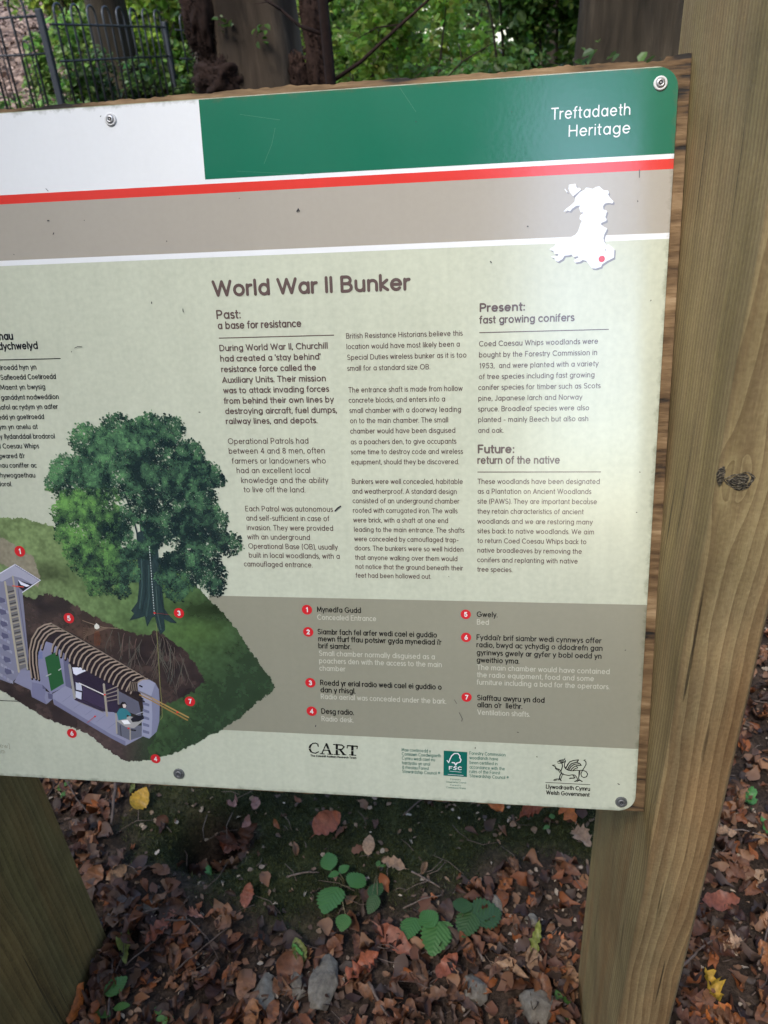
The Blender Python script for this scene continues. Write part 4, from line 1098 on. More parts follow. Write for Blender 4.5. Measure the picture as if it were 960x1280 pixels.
patch = fbm(D[:, 0] * 0.018, D[:, 1] * 0.018, 77, 3); fine = fbm(D[:, 0] * 0.06, D[:, 1] * 0.06, 78, 2)
for k, (x, y, bx, by, br) in enumerate(D):
    px, py = Z6(x, y)
    left = np.clip((480 - x) / 330, 0, 1)
    lit = 0.30 * left + 0.25 * ((by - y) / br) * 0.5 + (patch[k] - 0.5) * 1.2 + (fine[k] - 0.5) * 0.9 + nr.normal() * 0.12 + 0.12 * left
    lit = float(np.clip(lit + 0.18, 0, 1))
    c = np.array([24, 38, 40.]) * (1 - lit) + np.array([90, 132, 88.]) * lit
    if x < 330 and y > 330: c = c + np.array([12, 14, -10]) * lit
    c = lin(np.clip(c, 8, 255))
    u, v = B(px, py)
    s = (0.0009 + 0.0010 * nr.random()); a = nr.random() * 6.283; e = 0.45 + 0.4 * nr.random()
    z = (0.72 + 0.25 * k / len(D)) * MM
    b = len(tv)
    for q in range(5):
        t = a + q * 6.283 / 5
        rr = s * (0.7 + 0.6 * nr.random())
        dx, dy = rr * math.cos(t - a), rr * e * math.sin(t - a)
        tv.append((u + dx * math.cos(a) - dy * math.sin(a), v + dx * math.sin(a) + dy * math.cos(a), z))
    tf.append((b, b + 1, b + 2, b + 3, b + 4)); tcx.append(c)
sub('painted_foliage', fast_mesh('painted_foliage', np.array(tv), np.array(tf), np.array(tcx)), PRINT_A, 'painted dark green crown of the large tree')
P = Paint(1.0 * MM)
for k in range(26):
    y0 = 548 + k * 10; x0 = 441 + k * 0.75
    P.line([Z6(x0, y0), Z6(x0 + 0.4, y0 + 4)], 0.9, (190, 196, 190))
for (x, y) in (Z7(715, 280), Z7(820, 738), Z7(440, 757), Z7(595, 812), Z7(485, 657), Z7(82, 158)): P.line([(x - 0.3, y), (x + 0.3, y)], 2.6, (205, 44, 44))
P.line(Zs([(440, 757), (404, 786)]), 0.6, (180, 60, 60)); P.line(Zs([(715, 280), (800, 290)]), 0.4, (150, 50, 44)); P.line(Zs([(60, 155), (110, 160)]), 1.4, (190, 80, 64))
P.done('painted_pointers', 'dotted aerial line and red pointer dots')['kind'] = 'stuff'
# specks, scratches and a caught bit of bark on the face
vs, fs = [], []
specks = [(190, 377.5, 1.2), (209, 302, 1.1), (67, 293, 1.2), (373, 262, 1.6), (660, 283, 1.4), (797, 252, 1.0), (757, 313, 0.9), (613, 327, 1.4), (813, 376, 1.0), (648, 915, 1.0), (782, 812, 1.0), (774, 980, 1.4), (671, 945, 1.4), (594, 935, 1.2), (395, 906, 1.2), (126, 146, 1.0), (60, 276, 1.3), (90, 440, 1.0), (249, 515, 1.2), (106, 276, 0.8), (300, 248, 0.7), (712, 520, 1.1), (800, 590, 1.0), (700, 700, 1.0), (165, 612, 0.8), (18, 318, 0.9), (520, 152, 0.9), (640, 140, 0.8), (795, 640, 1.0), (561, 720, 0.8)]
for i, (x, y, r) in enumerate(specks):
    a = R.uniform(0, 6.28); l = r * R.uniform(0.4, 1.7)
    strip(vs, fs, [B(x, y), B(x + l * math.cos(a), y + l * math.sin(a))], r * 0.00042, (1.1 + 0.003 * i) * MM)
for i, (pts, wd) in enumerate((([(419, 638.5), (422, 635), (426, 632.5)], 2.0), ([(94, 435), (98, 433), (103, 433.5)], 0.9), ([(229, 386), (229.5, 390)], 0.9), ([(734, 622), (735, 626)], 0.7), ([(574, 890), (578, 898), (577, 901)], 0.7), ([(373, 261), (374.5, 264)], 1.3), ([(799, 212), (799, 222)], 0.7), ([(58, 236), (61, 239)], 0.8), ([(568, 874), (571, 879)], 0.5))):
    strip(vs, fs, [B(*q) for q in pts], wd * 0.00042, (1.2 + 0.003 * i) * MM)
sub('dirt_specks', mesh('dirt_specks', vs, fs), print_mat('dark dirt', (0.05, 0.045, 0.05, 1)), 'small dark specks of dirt')['kind'] = 'stuff'
vs, fs = [], []
for i, (pts, wd) in enumerate((([(344, 160), (340, 180), (330, 205)], 0.35), ([(296, 214), (380, 218)], 0.25), ([(300, 143), (350, 150)], 0.3), ([(500, 110), (520, 140)], 0.3))):
    strip(vs, fs, [B(*q) for q in pts], wd * 0.00042, (0.25 + 0.003 * i) * MM)
sub('scratches', mesh('scratches', vs, fs), print_mat('pale scratch', (0.10, 0.26, 0.17, 1)), 'faint scratches in the green band')['kind'] = 'stuff'

# ------------------------------------------------------------------ screws with a star recess and washer
m, nt, p = new_mat('dull zinc'); p.inputs['Metallic'].default_value = 0.85; p.inputs['Base Color'].default_value = (0.55, 0.55, 0.56, 1); p.inputs['Roughness'].default_value = 0.42
nz = N(nt, 'ShaderNodeTexNoise', in_Scale=400.0); rr = ramp(nt, nz.outputs[0], [(0.3, (0.36, 0.35, 0.34)), (0.7, (0.66, 0.66, 0.67))]); nt.links.new(rr.outputs[0], p.inputs['Base Color'])
ZINC = m
m, nt, p = new_mat('white plastic washer'); p.inputs['Base Color'].default_value = (0.6, 0.6, 0.6, 1); p.inputs['Roughness'].default_value = 0.5
WASH = m
m, nt, p = new_mat('dark screw recess'); p.inputs['Base Color'].default_value = (0.02, 0.02, 0.022, 1); p.inputs['Roughness'].default_value = 0.8
PIT = m  # near black colour of the flat star in the screw head
def lathe(bm, prof, seg=32):
    rings = []
    for r, z in prof:
        rings.append([bm.verts.new((r * math.cos(2 * math.pi * k / seg), r * math.sin(2 * math.pi * k / seg), z)) for k in range(seg)])
    for a, b in zip(rings, rings[1:]):
        for k in range(seg): bm.faces.new((a[k], a[(k + 1) % seg], b[(k + 1) % seg], b[k]))
    bm.faces.new(rings[-1])
m, nt, p = new_mat('dark grey washer'); p.inputs['Base Color'].default_value = (0.10, 0.105, 0.10, 1); p.inputs['Roughness'].default_value = 0.6
WASHD = m
m, nt, p = new_mat('dark screw metal'); p.inputs['Base Color'].default_value = (0.16, 0.16, 0.165, 1); p.inputs['Roughness'].default_value = 0.5; p.inputs['Metallic'].default_value = 0.6
ZINCD = m  # darker washer and screw colours for the lower pair
def screw(px, py, rpx, label):
    WASH_, ZINC_ = (WASH, ZINC) if py < 500 else (WASHD, ZINCD)
    u, v = B(px, py); r = (B(px + rpx, py)[0] - u)
    bm = bmesh.new(); lathe(bm, [(r, 0.0001), (r, 0.0010), (r * 0.95, 0.0017), (r * 0.72, 0.0021), (r * 0.70, 0.0016), (r * 0.55, 0.0016), (r * 0.0 + r * 0.5, 0.0016)])
    o = bm_obj('screw', bm, None, WASH_)
    o.parent = board; o.matrix_parent_inverse = Matrix.Translation(-LOC)
    o.matrix_basis = BM @ Matrix.Translation((u, v, 0)) @ Matrix.Rotation(R.uniform(0, 3), 4, 'Z')
    o['label'] = label
    bm = bmesh.new(); lathe(bm, [(r * 0.62, 0.0013), (r * 0.66, 0.0022), (r * 0.60, 0.0029), (r * 0.45, 0.0034), (r * 0.36, 0.0035), (r * 0.34, 0.0031)])
    h = bm_obj('screw_head', bm, o, ZINC_)
    bm = bmesh.new()
    pts = []
    for k in range(24):
        a = 2 * math.pi * k / 24
        rr_ = r * (0.26 + 0.08 * math.cos(6 * a))
        pts.append(bm.verts.new((rr_ * math.cos(a), rr_ * math.sin(a), 0.00335)))
    bm.faces.new(pts)
    h2 = bm_obj('star_recess', bm, o, PIT, smooth=False)
    bm = bmesh.new(); lathe(bm, [(r * 0.11, 0.0030), (r * 0.11, 0.00352), (r * 0.07, 0.0037)], 12)
    bm_obj('recess_pin', bm, o, ZINC_)
screw(138.5, 149.5, 7.2, 'screw in the white header band'); screw(825.5, 104.2, 8.8, 'screw in the top right corner'); screw(223.8, 966.8, 6.8, 'screw in the bottom edge'); screw(776.5, 1002.2, 7.6, 'screw in the bottom right corner')
# =================================================================== WOODLAND BEHIND
def bark_mat(name, c0, c1, c2, scale=(9, 9, 1.6), bump=0.02):
    m, nt, p = new_mat(name); L = nt.links.new
    mp = mapping(nt, scale)
    n1 = N(nt, 'ShaderNodeTexNoise', in_Scale=1.0, in_Detail=8.0, in_Roughness=0.65, in_Distortion=0.4); L(mp.outputs[0], n1.inputs['Vector'])
    mp2 = mapping(nt, (1.6, 1.6, 0.9)); n2 = N(nt, 'ShaderNodeTexNoise', in_Scale=1.0, in_Detail=4.0); L(mp2.outputs[0], n2.inputs['Vector'])
    ad = N(nt, 'ShaderNodeMath', operation='MULTIPLY_ADD', in_1=0.6); L(n1.outputs[0], ad.inputs[0]); L(n2.outputs[0], ad.inputs[2])
    cr = ramp(nt, ad.outputs[0], [(0.55, c0), (0.78, c1), (1.0, c2)])
    L(cr.outputs[0], p.inputs['Base Color']); p.inputs['Roughness'].default_value = 0.9; p.inputs['Specular IOR Level'].default_value = 0.2
    bp = N(nt, 'ShaderNodeBump', in_Strength=1.0, in_Distance=bump); L(ad.outputs[0], bp.inputs['Height']); L(bp.outputs[0], p.inputs['Normal'])
    return m
BARK_A = bark_mat('grey brown beech bark', (0.016, 0.011, 0.007), (0.062, 0.045, 0.031), (0.16, 0.122, 0.085))
BARK_B = bark_mat('dark furrowed bark', (0.014, 0.011, 0.007), (0.050, 0.038, 0.025), (0.12, 0.092, 0.062), (16, 16, 1.8), 0.04)
TWIG = bark_mat('reddish twigs', (0.008, 0.004, 0.003), (0.020, 0.010, 0.007), (0.045, 0.025, 0.018), (30, 30, 30), 0.003)
GREEN = leaf_mat('woodland leaves', transl=0.5, rough=0.42)

def leaves_arrays(P, size, col, jit=0.25, seed=0, flat=0.5):
    """one folded six-cornered leaf blade (two quads) at each point"""
    r = np.random.default_rng(seed)
    n = len(P)
    d = r.normal(size=(n, 3)); d[:, 2] *= flat; d[:, 2] -= 0.25; d /= np.linalg.norm(d, axis=1)[:, None]
    up = r.normal(size=(n, 3)) * 0.55 + np.array([0, 0, 1.0])
    s = np.cross(d, up); s /= np.maximum(1e-6, np.linalg.norm(s, axis=1))[:, None]
    nn = np.cross(s, d)
    L_ = size * (0.6 + 0.8 * r.random(n))[:, None]; W_ = L_ * (0.30 + 0.12 * r.random(n))[:, None]
    a = P; e = P + d * L_ - nn * L_ * 0.12
    m1 = P + d * L_ * 0.30; m2 = P + d * L_ * 0.72
    q = [a, m1 + s * W_ + nn * W_ * 0.35, m2 + s * W_ * 0.8 + nn * W_ * 0.3, e, m2 - s * W_ * 0.8 + nn * W_ * 0.3, m1 - s * W_ + nn * W_ * 0.35]
    V = np.stack(q, 1).reshape(-1, 3)
    b = (np.arange(n) * 6)[:, None]
    F = np.concatenate([b + np.array([[0, 1, 2, 3]]), b + np.array([[0, 3, 4, 5]])], 0)
    c = np.array(col)[None, :] * (1 + jit * r.normal(size=(n, 1))) * (1 + 0.12 * r.normal(size=(n, 3)))
    c = np.clip(c, 0.004, 0.8)
    return V, F, np.repeat(c, 6, axis=0)

def clump_points(centre, rad, n, r, hollow=0.35):
    q = r.normal(size=(n, 3)); q /= np.linalg.norm(q, axis=1)[:, None]
    t = hollow + (1 - hollow) * r.random(n) ** 0.5
    return np.array(centre) + q * t[:, None] * np.array(rad)

def foliage(name, parent, clumps, size, col, seed, colvar=0.3, gap=False):
    """clumps: (centre, radii, count)"""
    r = np.random.default_rng(seed)
    Vs, Fs, Cs = [], [], []; b = 0
    for i, (c, rad, n) in enumerate(clumps):
        pts = clump_points(c, rad, n, r)
        if gap:            # leaves pruned so sky light reaches the board and glares in its gloss
            wpt = pts + np.array(parent.location)
            azm = wpt[:, 0] / np.maximum(0.01, -wpt[:, 1]); el = (wpt[:, 2] - 1.3) / np.maximum(0.01, -wpt[:, 1])
            pts_keep = ~((wpt[:, 1] < -0.3) & (el > 0.95) & (r.random(len(pts)) < 0.8))
            pts = pts[pts_keep]; wpt = wpt[pts_keep]; azm = azm[pts_keep]; el = el[pts_keep]
            pts = pts[~((wpt[:, 1] < -0.5) & (azm > 0.03) & (azm < 0.26) & (el < 0.85))]
            if len(pts) < 3: continue
        V, F, C_ = leaves_arrays(pts, size, np.array(col) * (1 + colvar * r.normal()), 0.25, seed * 31 + i)
        Vs.append(V); Fs.append(F + b); Cs.append(C_); b += len(V)
    return link(name, fast_mesh(name, np.concatenate(Vs), np.concatenate(Fs), np.concatenate(Cs)), parent, GREEN)

def tree(loc, r0, height, label, mat, lean=(0, 0), crown=True, cz=None, crown_r=2.2, crown_n=700, limbs=(), flare=1.5, seed=0, col=(0.07, 0.12, 0.03), name='tree', group=None, nring=20, lsize=0.17, gap=False, cthick=0.5):
    r = random.Random(seed)
    t = empty(name, loc)
    tag(t, label, 'tree', group)
    bm = bmesh.new()
    rows = []
    K = 26
    for i in range(K + 1):
        f = i / K; z = -0.3 + (height + 0.3) * f
        rad = r0 * (1 - 0.5 * f) * (1 + (flare - 1) * math.exp(-max(0, z) / (r0 * 1.6)))
        cx = lean[0] * z + 0.04 * r0 * math.sin(z * 1.3 + seed); cy = lean[1] * z
        ring = []
        for k in range(nring):
            a = 2 * math.pi * k / nring
            j = 1 + 0.06 * math.sin(3 * a + seed + z * 0.4) + 0.04 * math.sin(7 * a + z * 0.9) + 0.12 * (flare - 1) * math.exp(-max(0, z) / (r0 * 2)) * math.sin(5 * a + seed) + r.uniform(-0.015, 0.015)
            ring.append(bm.verts.new((cx + rad * j * math.cos(a), cy + rad * j * math.sin(a), z)))
        rows.append(ring)
    for a, b in zip(rows, rows[1:]):
        for k in range(nring): bm.faces.new((a[k], a[(k + 1) % nring], b[(k + 1) % nring], b[k]))
    for (z, az, ln, rr, rise) in limbs:
        p = Vector((lean[0] * z, lean[1] * z, z)); d = Vector((math.cos(az), math.sin(az), rise)).normalized()
        pts = [p + d * ln * q + Vector((0, 0, 0.12 * ln * q * q)) + Vector((r.uniform(-1, 1), r.uniform(-1, 1), r.uniform(-1, 1))) * ln * 0.03 for q in (0, 0.2, 0.4, 0.6, 0.8, 1.0)]
        tube(bm, pts, [rr * (1 - 0.15 * q) for q in range(6)], 7)
        for q in (2, 3, 4):
            e = pts[q] + Vector((r.uniform(-1, 1), r.uniform(-1, 1), r.uniform(-0.2, 0.7))) * ln * 0.3
            tube(bm, [pts[q], (pts[q] + e) / 2 + Vector((0, 0, 0.02)), e], [rr * 0.4, rr * 0.3, rr * 0.12], 5)
    bm_obj('trunk', bm, t, mat)
    if crown:
        cz = cz or height * 0.8
        cl = []
        for k in range(14):
            a = r.uniform(0, 6.28); q = crown_r * math.sqrt(r.random())
            cl.append(((lean[0] * cz + q * math.cos(a), lean[1] * cz + q * math.sin(a), cz + r.uniform(-1, 1) * crown_r * cthick), (crown_r * 0.42, crown_r * 0.42, crown_r * 0.36), crown_n // 14))
        foliage('crown', t, cl, lsize, col, seed + 50, gap=gap)
    return t

def base_at(px, py, Y):
    q = at(px, py, Y); return (q.x, Y, tz(q.x, Y))
# the big beech behind the middle of the board
bx = base_at(322, 80, 5.0)
big = tree(bx, 0.325, 7.5, 'massive grey brown beech trunk with twiggy burrs, just behind the middle of the board', BARK_A, lean=(-0.015, 0.0), cz=7.2, crown_r=3.2, crown_n=800, flare=1.25, lsize=0.24, seed=4, limbs=((5.2, 0.4, 2.4, 0.12, 0.5), (5.6, 2.6, 2.2, 0.1, 0.6), (6.2, 4.4, 2.2, 0.1, 0.5)), nring=40)
def burr(parent, centre, rad, n, seed, ln=0.045):
    """a dense brush of short twigs sprouting from the bark"""
    r = np.random.default_rng(seed)
    q = r.normal(size=(n, 3)); q /= np.linalg.norm(q, axis=1)[:, None]; q[:, 1] = -np.abs(q[:, 1])
    P0 = np.array(centre) + q * (np.array(rad) * (0.25 + 0.75 * r.random((n, 1))))
    d = q + r.normal(size=(n, 3)) * 0.5 + np.array([0, 0, 0.35]); d /= np.linalg.norm(d, axis=1)[:, None]
    s = np.cross(d, r.normal(size=(n, 3))); s /= np.linalg.norm(s, axis=1)[:, None]; s2 = np.cross(d, s)
    L_ = ln * (0.4 + r.random((n, 1))); wd = 0.0035
    V = np.stack([P0 + s * wd, P0 - s * wd * .5 + s2 * wd, P0 - s * wd * .5 - s2 * wd, P0 + d * L_], 1).reshape(-1, 3)
    b = (np.arange(n) * 4)[:, None]
    F = np.concatenate([b + [[0, 1, 3]], b + [[1, 2, 3]], b + [[2, 0, 3]]], 0)
    o = link('burr', fast_mesh('burr', V, F), parent, TWIG); o['kind'] = 'stuff'; return o
# solid woody lump under each brush
def lump(parent, centre, rad, seed):
    bm = bmesh.new(); bmesh.ops.create_icosphere(bm, subdivisions=4, radius=1)
    for v in bm.verts:
        k = 0.62 + 0.7 * float(fbm(np.array([v.co.x * 4 + seed]), np.array([v.co.z * 6 + v.co.y * 3]), seed)[0])
        v.co = Vector((v.co.x * rad[0] * k + centre[0], v.co.y * rad[1] * k + centre[1], v.co.z * rad[2] * k + centre[2]))
    return bm_obj('burr_wood', bm, parent, TWIG)
def on_big(px, py, dy=-0.30):
    q = at(px, py, 5.0 + dy); return (q.x - bx[0], q.y - bx[1], q.z - bx[2])
for (px, py, rx, rz, n, sd_) in ((280, 98, 0.17, 0.13, 2800, 1), (250, 10, 0.10, 0.34, 2600, 2), (394, 40, 0.075, 0.55, 3600, 3), (372, 104, 0.07, 0.16, 1200, 9), (302, 112, 0.13, 0.08, 1500, 10)):
    c = on_big(px, py, -0.20 if px < 300 else -0.14)
    lump(big, c, (rx * 0.95, rx * 0.95, rz * 0.95), sd_)
    burr(big, c, (rx, rx, rz), n, sd_, 0.022)
foliage('sprout', big, [((on_big(325, 42, -0.34)), (0.05, 0.03, 0.05), 12), ((on_big(280, 28, -0.34)), (0.05, 0.03, 0.05), 10)], 0.032, (0.06, 0.12, 0.02), 91)['kind'] = 'stuff'

tree(base_at(413, 60, 4.0), 0.030, 4.2, 'slim dark sapling trunk with upswept side branches, right of the massive beech', TWIG, lean=(-0.01, 0), cz=4.4, crown_r=0.9, crown_n=250, flare=1.2, seed=6, nring=10,
     limbs=((1.42, 0.0, 0.9, 0.010, 0.55), (1.17, 0.15, 0.8, 0.008, 0.35), (1.60, 2.9, 0.6, 0.009, 0.45), (1.12, -0.2, 0.55, 0.006, 0.6), (1.75, 0.3, 0.8, 0.009, 0.4), (1.9, 3.3, 0.8, 0.009, 0.4)))
rt = tree(base_at(790, 40, 6.0), 0.36, 8, 'broad dark furrowed trunk behind the top right corner of the board', BARK_B, lean=(0.01, 0), cz=7.5, crown_r=3.0, crown_n=300, flare=1.3, seed=9, nring=40)
tree(base_at(135, 30, 9.3), 0.22, 8, 'mossy double trunk rising behind the railings at the left', bark_mat('mossy dark bark', (0.007, 0.005, 0.003), (0.020, 0.015, 0.009), (0.05, 0.040, 0.024)), cz=7.5, crown_r=2.6, crown_n=900, seed=12, flare=1.3, limbs=((2.2, 2.6, 2.5, 0.09, 1.4),))
tree(base_at(20, -10, 17), 0.55, 7, 'reddish trunk far up the leafy bank at the left edge', bark_mat('reddish bark', (0.06, 0.028, 0.022), (0.14, 0.07, 0.055), (0.2, 0.11, 0.09)), cz=7, crown_r=3, crown_n=900, seed=13)
tree(base_at(491, 20, 8.0), 0.055, 6, 'thin dark trunk half hidden in leaves, above the green title band', BARK_B, cz=6, crown_r=1.4, crown_n=140, seed=15)
tree(base_at(690, 20, 10.5), 0.07, 7, 'thin trunk deep in the thicket left of the broad dark trunk', BARK_B, cz=6.5, crown_r=1.6, crown_n=140, seed=16)
tree(base_at(208, 20, 13), 0.16, 8, 'distant trunk beyond the railings left of the massive beech', BARK_B, cz=7, crown_r=2.0, crown_n=300, seed=17)

# undergrowth: each shrub has stems and its own mass of leaves
def shrub(px, py, Y, wd, ht, n, size, col, label, seed, base=None, group='shrubs behind the board', k=7, cat='shrub'):
    q = at(px, py, Y); z0 = tz(q.x, Y)
    t = empty('shrub', (q.x, Y, z0)); tag(t, label, cat, group)
    r = random.Random(seed)
    bm = bmesh.new(); cl = []
    n = int(n * 1.2)
    for i in range(k):
        e = Vector((r.uniform(-1, 1) * wd, r.uniform(-0.5, 0.5) * wd, ht * r.uniform(0.25, 1.0)))
        tube(bm, [(e.x * 0.1, e.y * 0.1, -0.05), (e.x * 0.45, e.y * 0.4, e.z * 0.55), tuple(e)], [0.014, 0.010, 0.004], 5)
        cl.append((tuple(e * 0.9), (wd * 0.34, wd * 0.34, ht * 0.22), n // k))
    bm_obj('stem', bm, t, BARK_B)
    foliage('leaves', t, cl, size, col, seed + 200, 0.25)
    return t
YG = (0.24, 0.36, 0.055); MG = (0.13, 0.225, 0.045); DG = (0.06, 0.11, 0.03); LG = (0.32, 0.44, 0.12)
shrub(75, 84, 8.2, 0.35, 0.9, 800, 0.07, MG, 'leafy green shrub tangled in the railings at the far left', 1)
shrub(190, 20, 10.5, 1.2, 2.3, 3200, 0.09, YG, 'bright yellow green hazel behind the railings', 2)
shrub(85, 10, 11.5, 0.9, 2.3, 1800, 0.09, LG, 'light green sapling leaves beside the reddish trunk', 3)
shrub(205, 90, 9.4, 0.55, 0.9, 1400, 0.06, DG, 'low ivy at the foot of the railings', 4)
shrub(240, 80, 10.6, 0.4, 1.3, 900, 0.06, MG, 'green shrub between the railings and the massive beech', 5)
shrub(440, 60, 7.0, 0.7, 1.5, 1500, 0.06, YG, 'yellow green bush right of the slim sapling', 6)
shrub(505, 40, 9.0, 0.9, 2.0, 2800, 0.075, MG, 'mid green bush behind the thin dark trunk', 7)
shrub(470, 90, 6.2, 0.6, 0.95, 1000, 0.055, MG, 'low bush just above the green band', 8)
shrub(583, 20, 12.0, 0.9, 1.7, 420, 0.09, LG, 'sunlit pale green bush in the gap of the woodland', 9)
shrub(640, 30, 7.6, 0.6, 1.7, 1900, 0.07, MG, 'bushy laurel in front of the pale gap', 10)
shrub(700, 30, 7.4, 0.55, 1.9, 2600, 0.075, (0.09, 0.17, 0.03), 'glossy leaved bush against the broad dark trunk', 11)
shrub(560, 95, 6.4, 0.7, 0.85, 900, 0.05, MG, 'low undergrowth above the middle of the green band', 12)
shrub(660, 92, 6.0, 0.6, 0.85, 900, 0.055, MG, 'low undergrowth left of the broad dark trunk', 13)
shrub(800, 72, 5.4, 0.42, 1.0, 130, 0.06, DG, 'sparse ivy sprigs at the foot of the broad dark trunk', 14)
shrub(865, 30, 9.0, 0.8, 2.0, 1800, 0.07, DG, 'dark bush beyond the right hand post', 15)
shrub(350, -5, 10.5, 1.4, 2.4, 2600, 0.09, MG, 'green thicket seen past the massive beech', 16)
shrub(672, 10, 13.5, 0.9, 2.4, 1800, 0.12, YG, 'far yellow green thicket at the top of the rise', 17)
shrub(460, 5, 13.5, 1.8, 2.8, 2600, 0.12, LG, 'far light green thicket right of the massive beech', 18)
shrub(240, 5, 14.0, 1.6, 2.8, 2600, 0.12, YG, 'far yellow green thicket left of the massive beech', 19)
shrub(760, 5, 12.0, 2.0, 2.8, 2600, 0.11, MG, 'far thicket behind the broad dark trunk', 20)

shrub(455, 30, 10.5, 1.0, 2.4, 2600, 0.085, YG, 'yellow green hazel filling the gap right of the slim sapling', 21)
shrub(540, 45, 8.2, 0.6, 1.4, 1300, 0.07, YG, 'lit bush above the middle of the green band', 22)
shrub(600, 60, 9.8, 0.6, 0.9, 900, 0.07, YG, 'lit bush under the pale gap in the woodland', 23)
shrub(118, 60, 10.6, 0.9, 1.9, 2600, 0.08, YG, 'lit green growth behind the receding railings', 27)
shrub(180, 70, 10.2, 0.8, 1.5, 1800, 0.08, MG, 'green growth right of the mossy double trunk', 28)
shrub(125, 95, 8.6, 0.5, 0.7, 700, 0.06, DG, 'dark ivy in front of the mossy double trunk', 29)
shrub(30, 112, 7.6, 0.5, 0.45, 500, 0.05, MG, 'low green growth at the foot of the near railings', 24)
shrub(300, 60, 8.0, 0.35, 1.9, 1100, 0.07, MG, 'green thicket just left of the massive beech', 25)
shrub(262, 15, 10.4, 0.7, 2.2, 2200, 0.08, YG, 'lit hazel between the railings and the massive beech', 26)
for i, (px, Y, wd, ht, c, lb) in enumerate(((330, 19, 1.8, 3.2, YG, 'far lit thicket just right of the massive beech'), (430, 21, 1.9, 3.4, LG, 'far pale thicket beyond the slim sapling'), (510, 18, 1.4, 3.0, MG, 'far green thicket left of the pale gap'),
        (585, 24, 1.7, 3.0, LG, 'farthest pale thicket filling the bright gap'), (655, 18, 1.6, 3.2, MG, 'far green thicket right of the pale gap'), (725, 20, 1.8, 3.4, YG, 'far lit thicket seen left of the broad dark trunk'), (870, 19, 2.0, 3.4, MG, 'far thicket hidden behind the right hand post'), (255, 17, 1.3, 3.2, LG, 'far pale thicket left of the massive beech'))):
    shrub(px, 30, Y, wd, ht, (350 if px == 585 else 2000), 0.13, c, lb, 40 + i, group='far thickets at the end of the wood')
# ------------------------------------------------------------------ bow top railings
m, nt, p = new_mat('grey painted steel'); p.inputs['Base Color'].default_value = (0.05, 0.055, 0.065, 1); p.inputs['Roughness'].default_value = 0.45; p.inputs['Metallic'].default_value = 0.3
nz = N(nt, 'ShaderNodeTexNoise', in_Scale=60.0, in_Detail=5.0); rr = ramp(nt, nz.outputs[0], [(0.35, (0.018, 0.019, 0.022)), (0.7, (0.05, 0.055, 0.065))]); nt.links.new(rr.outputs[0], p.inputs['Base Color'])
STEEL = m
def bar(name, parent, pts, r, n=6):
    bm = bmesh.new(); tube(bm, pts, r, n); return bm_obj(name, bm, parent, STEEL)
def railing(A, Bq, zA, zB, gap, label, hoops=True):
    """posts at A and B; zA, zB: height of the top rail"""
    A = Vector((A[0], A[1], 0)); Bq = Vector((Bq[0], Bq[1], 0)); d = Bq - A; Lg = d.length; d.normalize()
    gA, gB = tz(A.x, A.y), tz(Bq.x, Bq.y)
    t = empty('metal_railing', (A.x, A.y, gA)); tag(t, label, 'railing', 'bow top metal railings')
    o = Vector((A.x, A.y, gA))
    P_ = lambda s, z: Vector((A.x + d.x * s, A.y + d.y * s, z)) - o
    tp = lambda s: zA + (zB - zA) * s / Lg
    gr_ = lambda s: gA + (gB - gA) * s / Lg
    for s in ((0, Lg) if hoops else (Lg,)):
        bm = bmesh.new(); bmesh.ops.create_cube(bm, size=1)
        hz = tp(s) + 0.05 - (gr_(s) - 0.3)
        bmesh.ops.scale(bm, vec=(0.05, 0.05, hz), verts=bm.verts)
        bmesh.ops.rotate(bm, cent=(0, 0, 0), matrix=Matrix.Rotation(math.atan2(d.y, d.x), 3, 'Z'), verts=bm.verts)
        bmesh.ops.translate(bm, vec=P_(s, gr_(s) - 0.3 + hz / 2), verts=bm.verts)
        bmesh.ops.bevel(bm, geom=bm.edges[:], offset=0.005, segments=1, affect='EDGES')
        bm_obj('fence_post', bm, t, STEEL, smooth=False)
    for dz in (0, -0.26, -1.15): bar('rail', t, [P_(0, tp(0) + dz), P_(Lg, tp(Lg) + dz)], 0.009)
    n_ = int(Lg / gap)
    s0 = (Lg - (n_ - 1) * gap) / 2
    for i in range(n_):
        s = s0 + i * gap
        if i % 2 == 0 and i + 1 < n_:      # a pair of pickets is one bent bar with a bow over the top rail
            s2 = s + gap; h = tp(s) + 0.10
            pts = [P_(s, gr_(s))] + [P_(s, tp(s))] + [P_(s + gap / 2 - gap / 2 * math.cos(a), h - 0.02 + gap / 2 * math.sin(a)) for a in [math.pi * q / 6 for q in range(7)]] + [P_(s2, tp(s2)), P_(s2, gr_(s2))]
            bar('bow_picket', t, pts, 0.0098, 5)
            if hoops:
                h = tp(s) - 0.20; c = s + gap / 2
                pts = [P_(c - gap * 0.22 + gap * 0.0, gr_(s))] + [P_(c - gap * 0.22 * math.cos(a), h + gap * 0.3 * math.sin(a)) for a in [math.pi * q / 5 for q in range(6)]] + [P_(c + gap * 0.22, gr_(s))]
                bar('short_bow', t, pts, 0.006, 5)
    return t
pa = at(50, 20, 7.0); pb = at(206, 34, 9.2); pz = at(-75, 27, 7.0); pe = at(262, 42, 9.8)
railing((pz.x, 7.0), (pa.x, 7.0), pz.z, pa.z, 0.125, 'near panel of bow top railings running out of the left of the frame')
railing((pa.x + 0.07, 7.02), (pb.x, 9.2), pa.z - 0.06, pb.z, 0.135, 'receding panel of bow top railings in front of the mossy double trunk', hoops=False)
railing((pb.x + 0.10, 9.22), (pe.x, 9.8), pb.z - 0.03, pe.z, 0.135, 'far short panel of railings ending behind the massive beech', hoops=False)

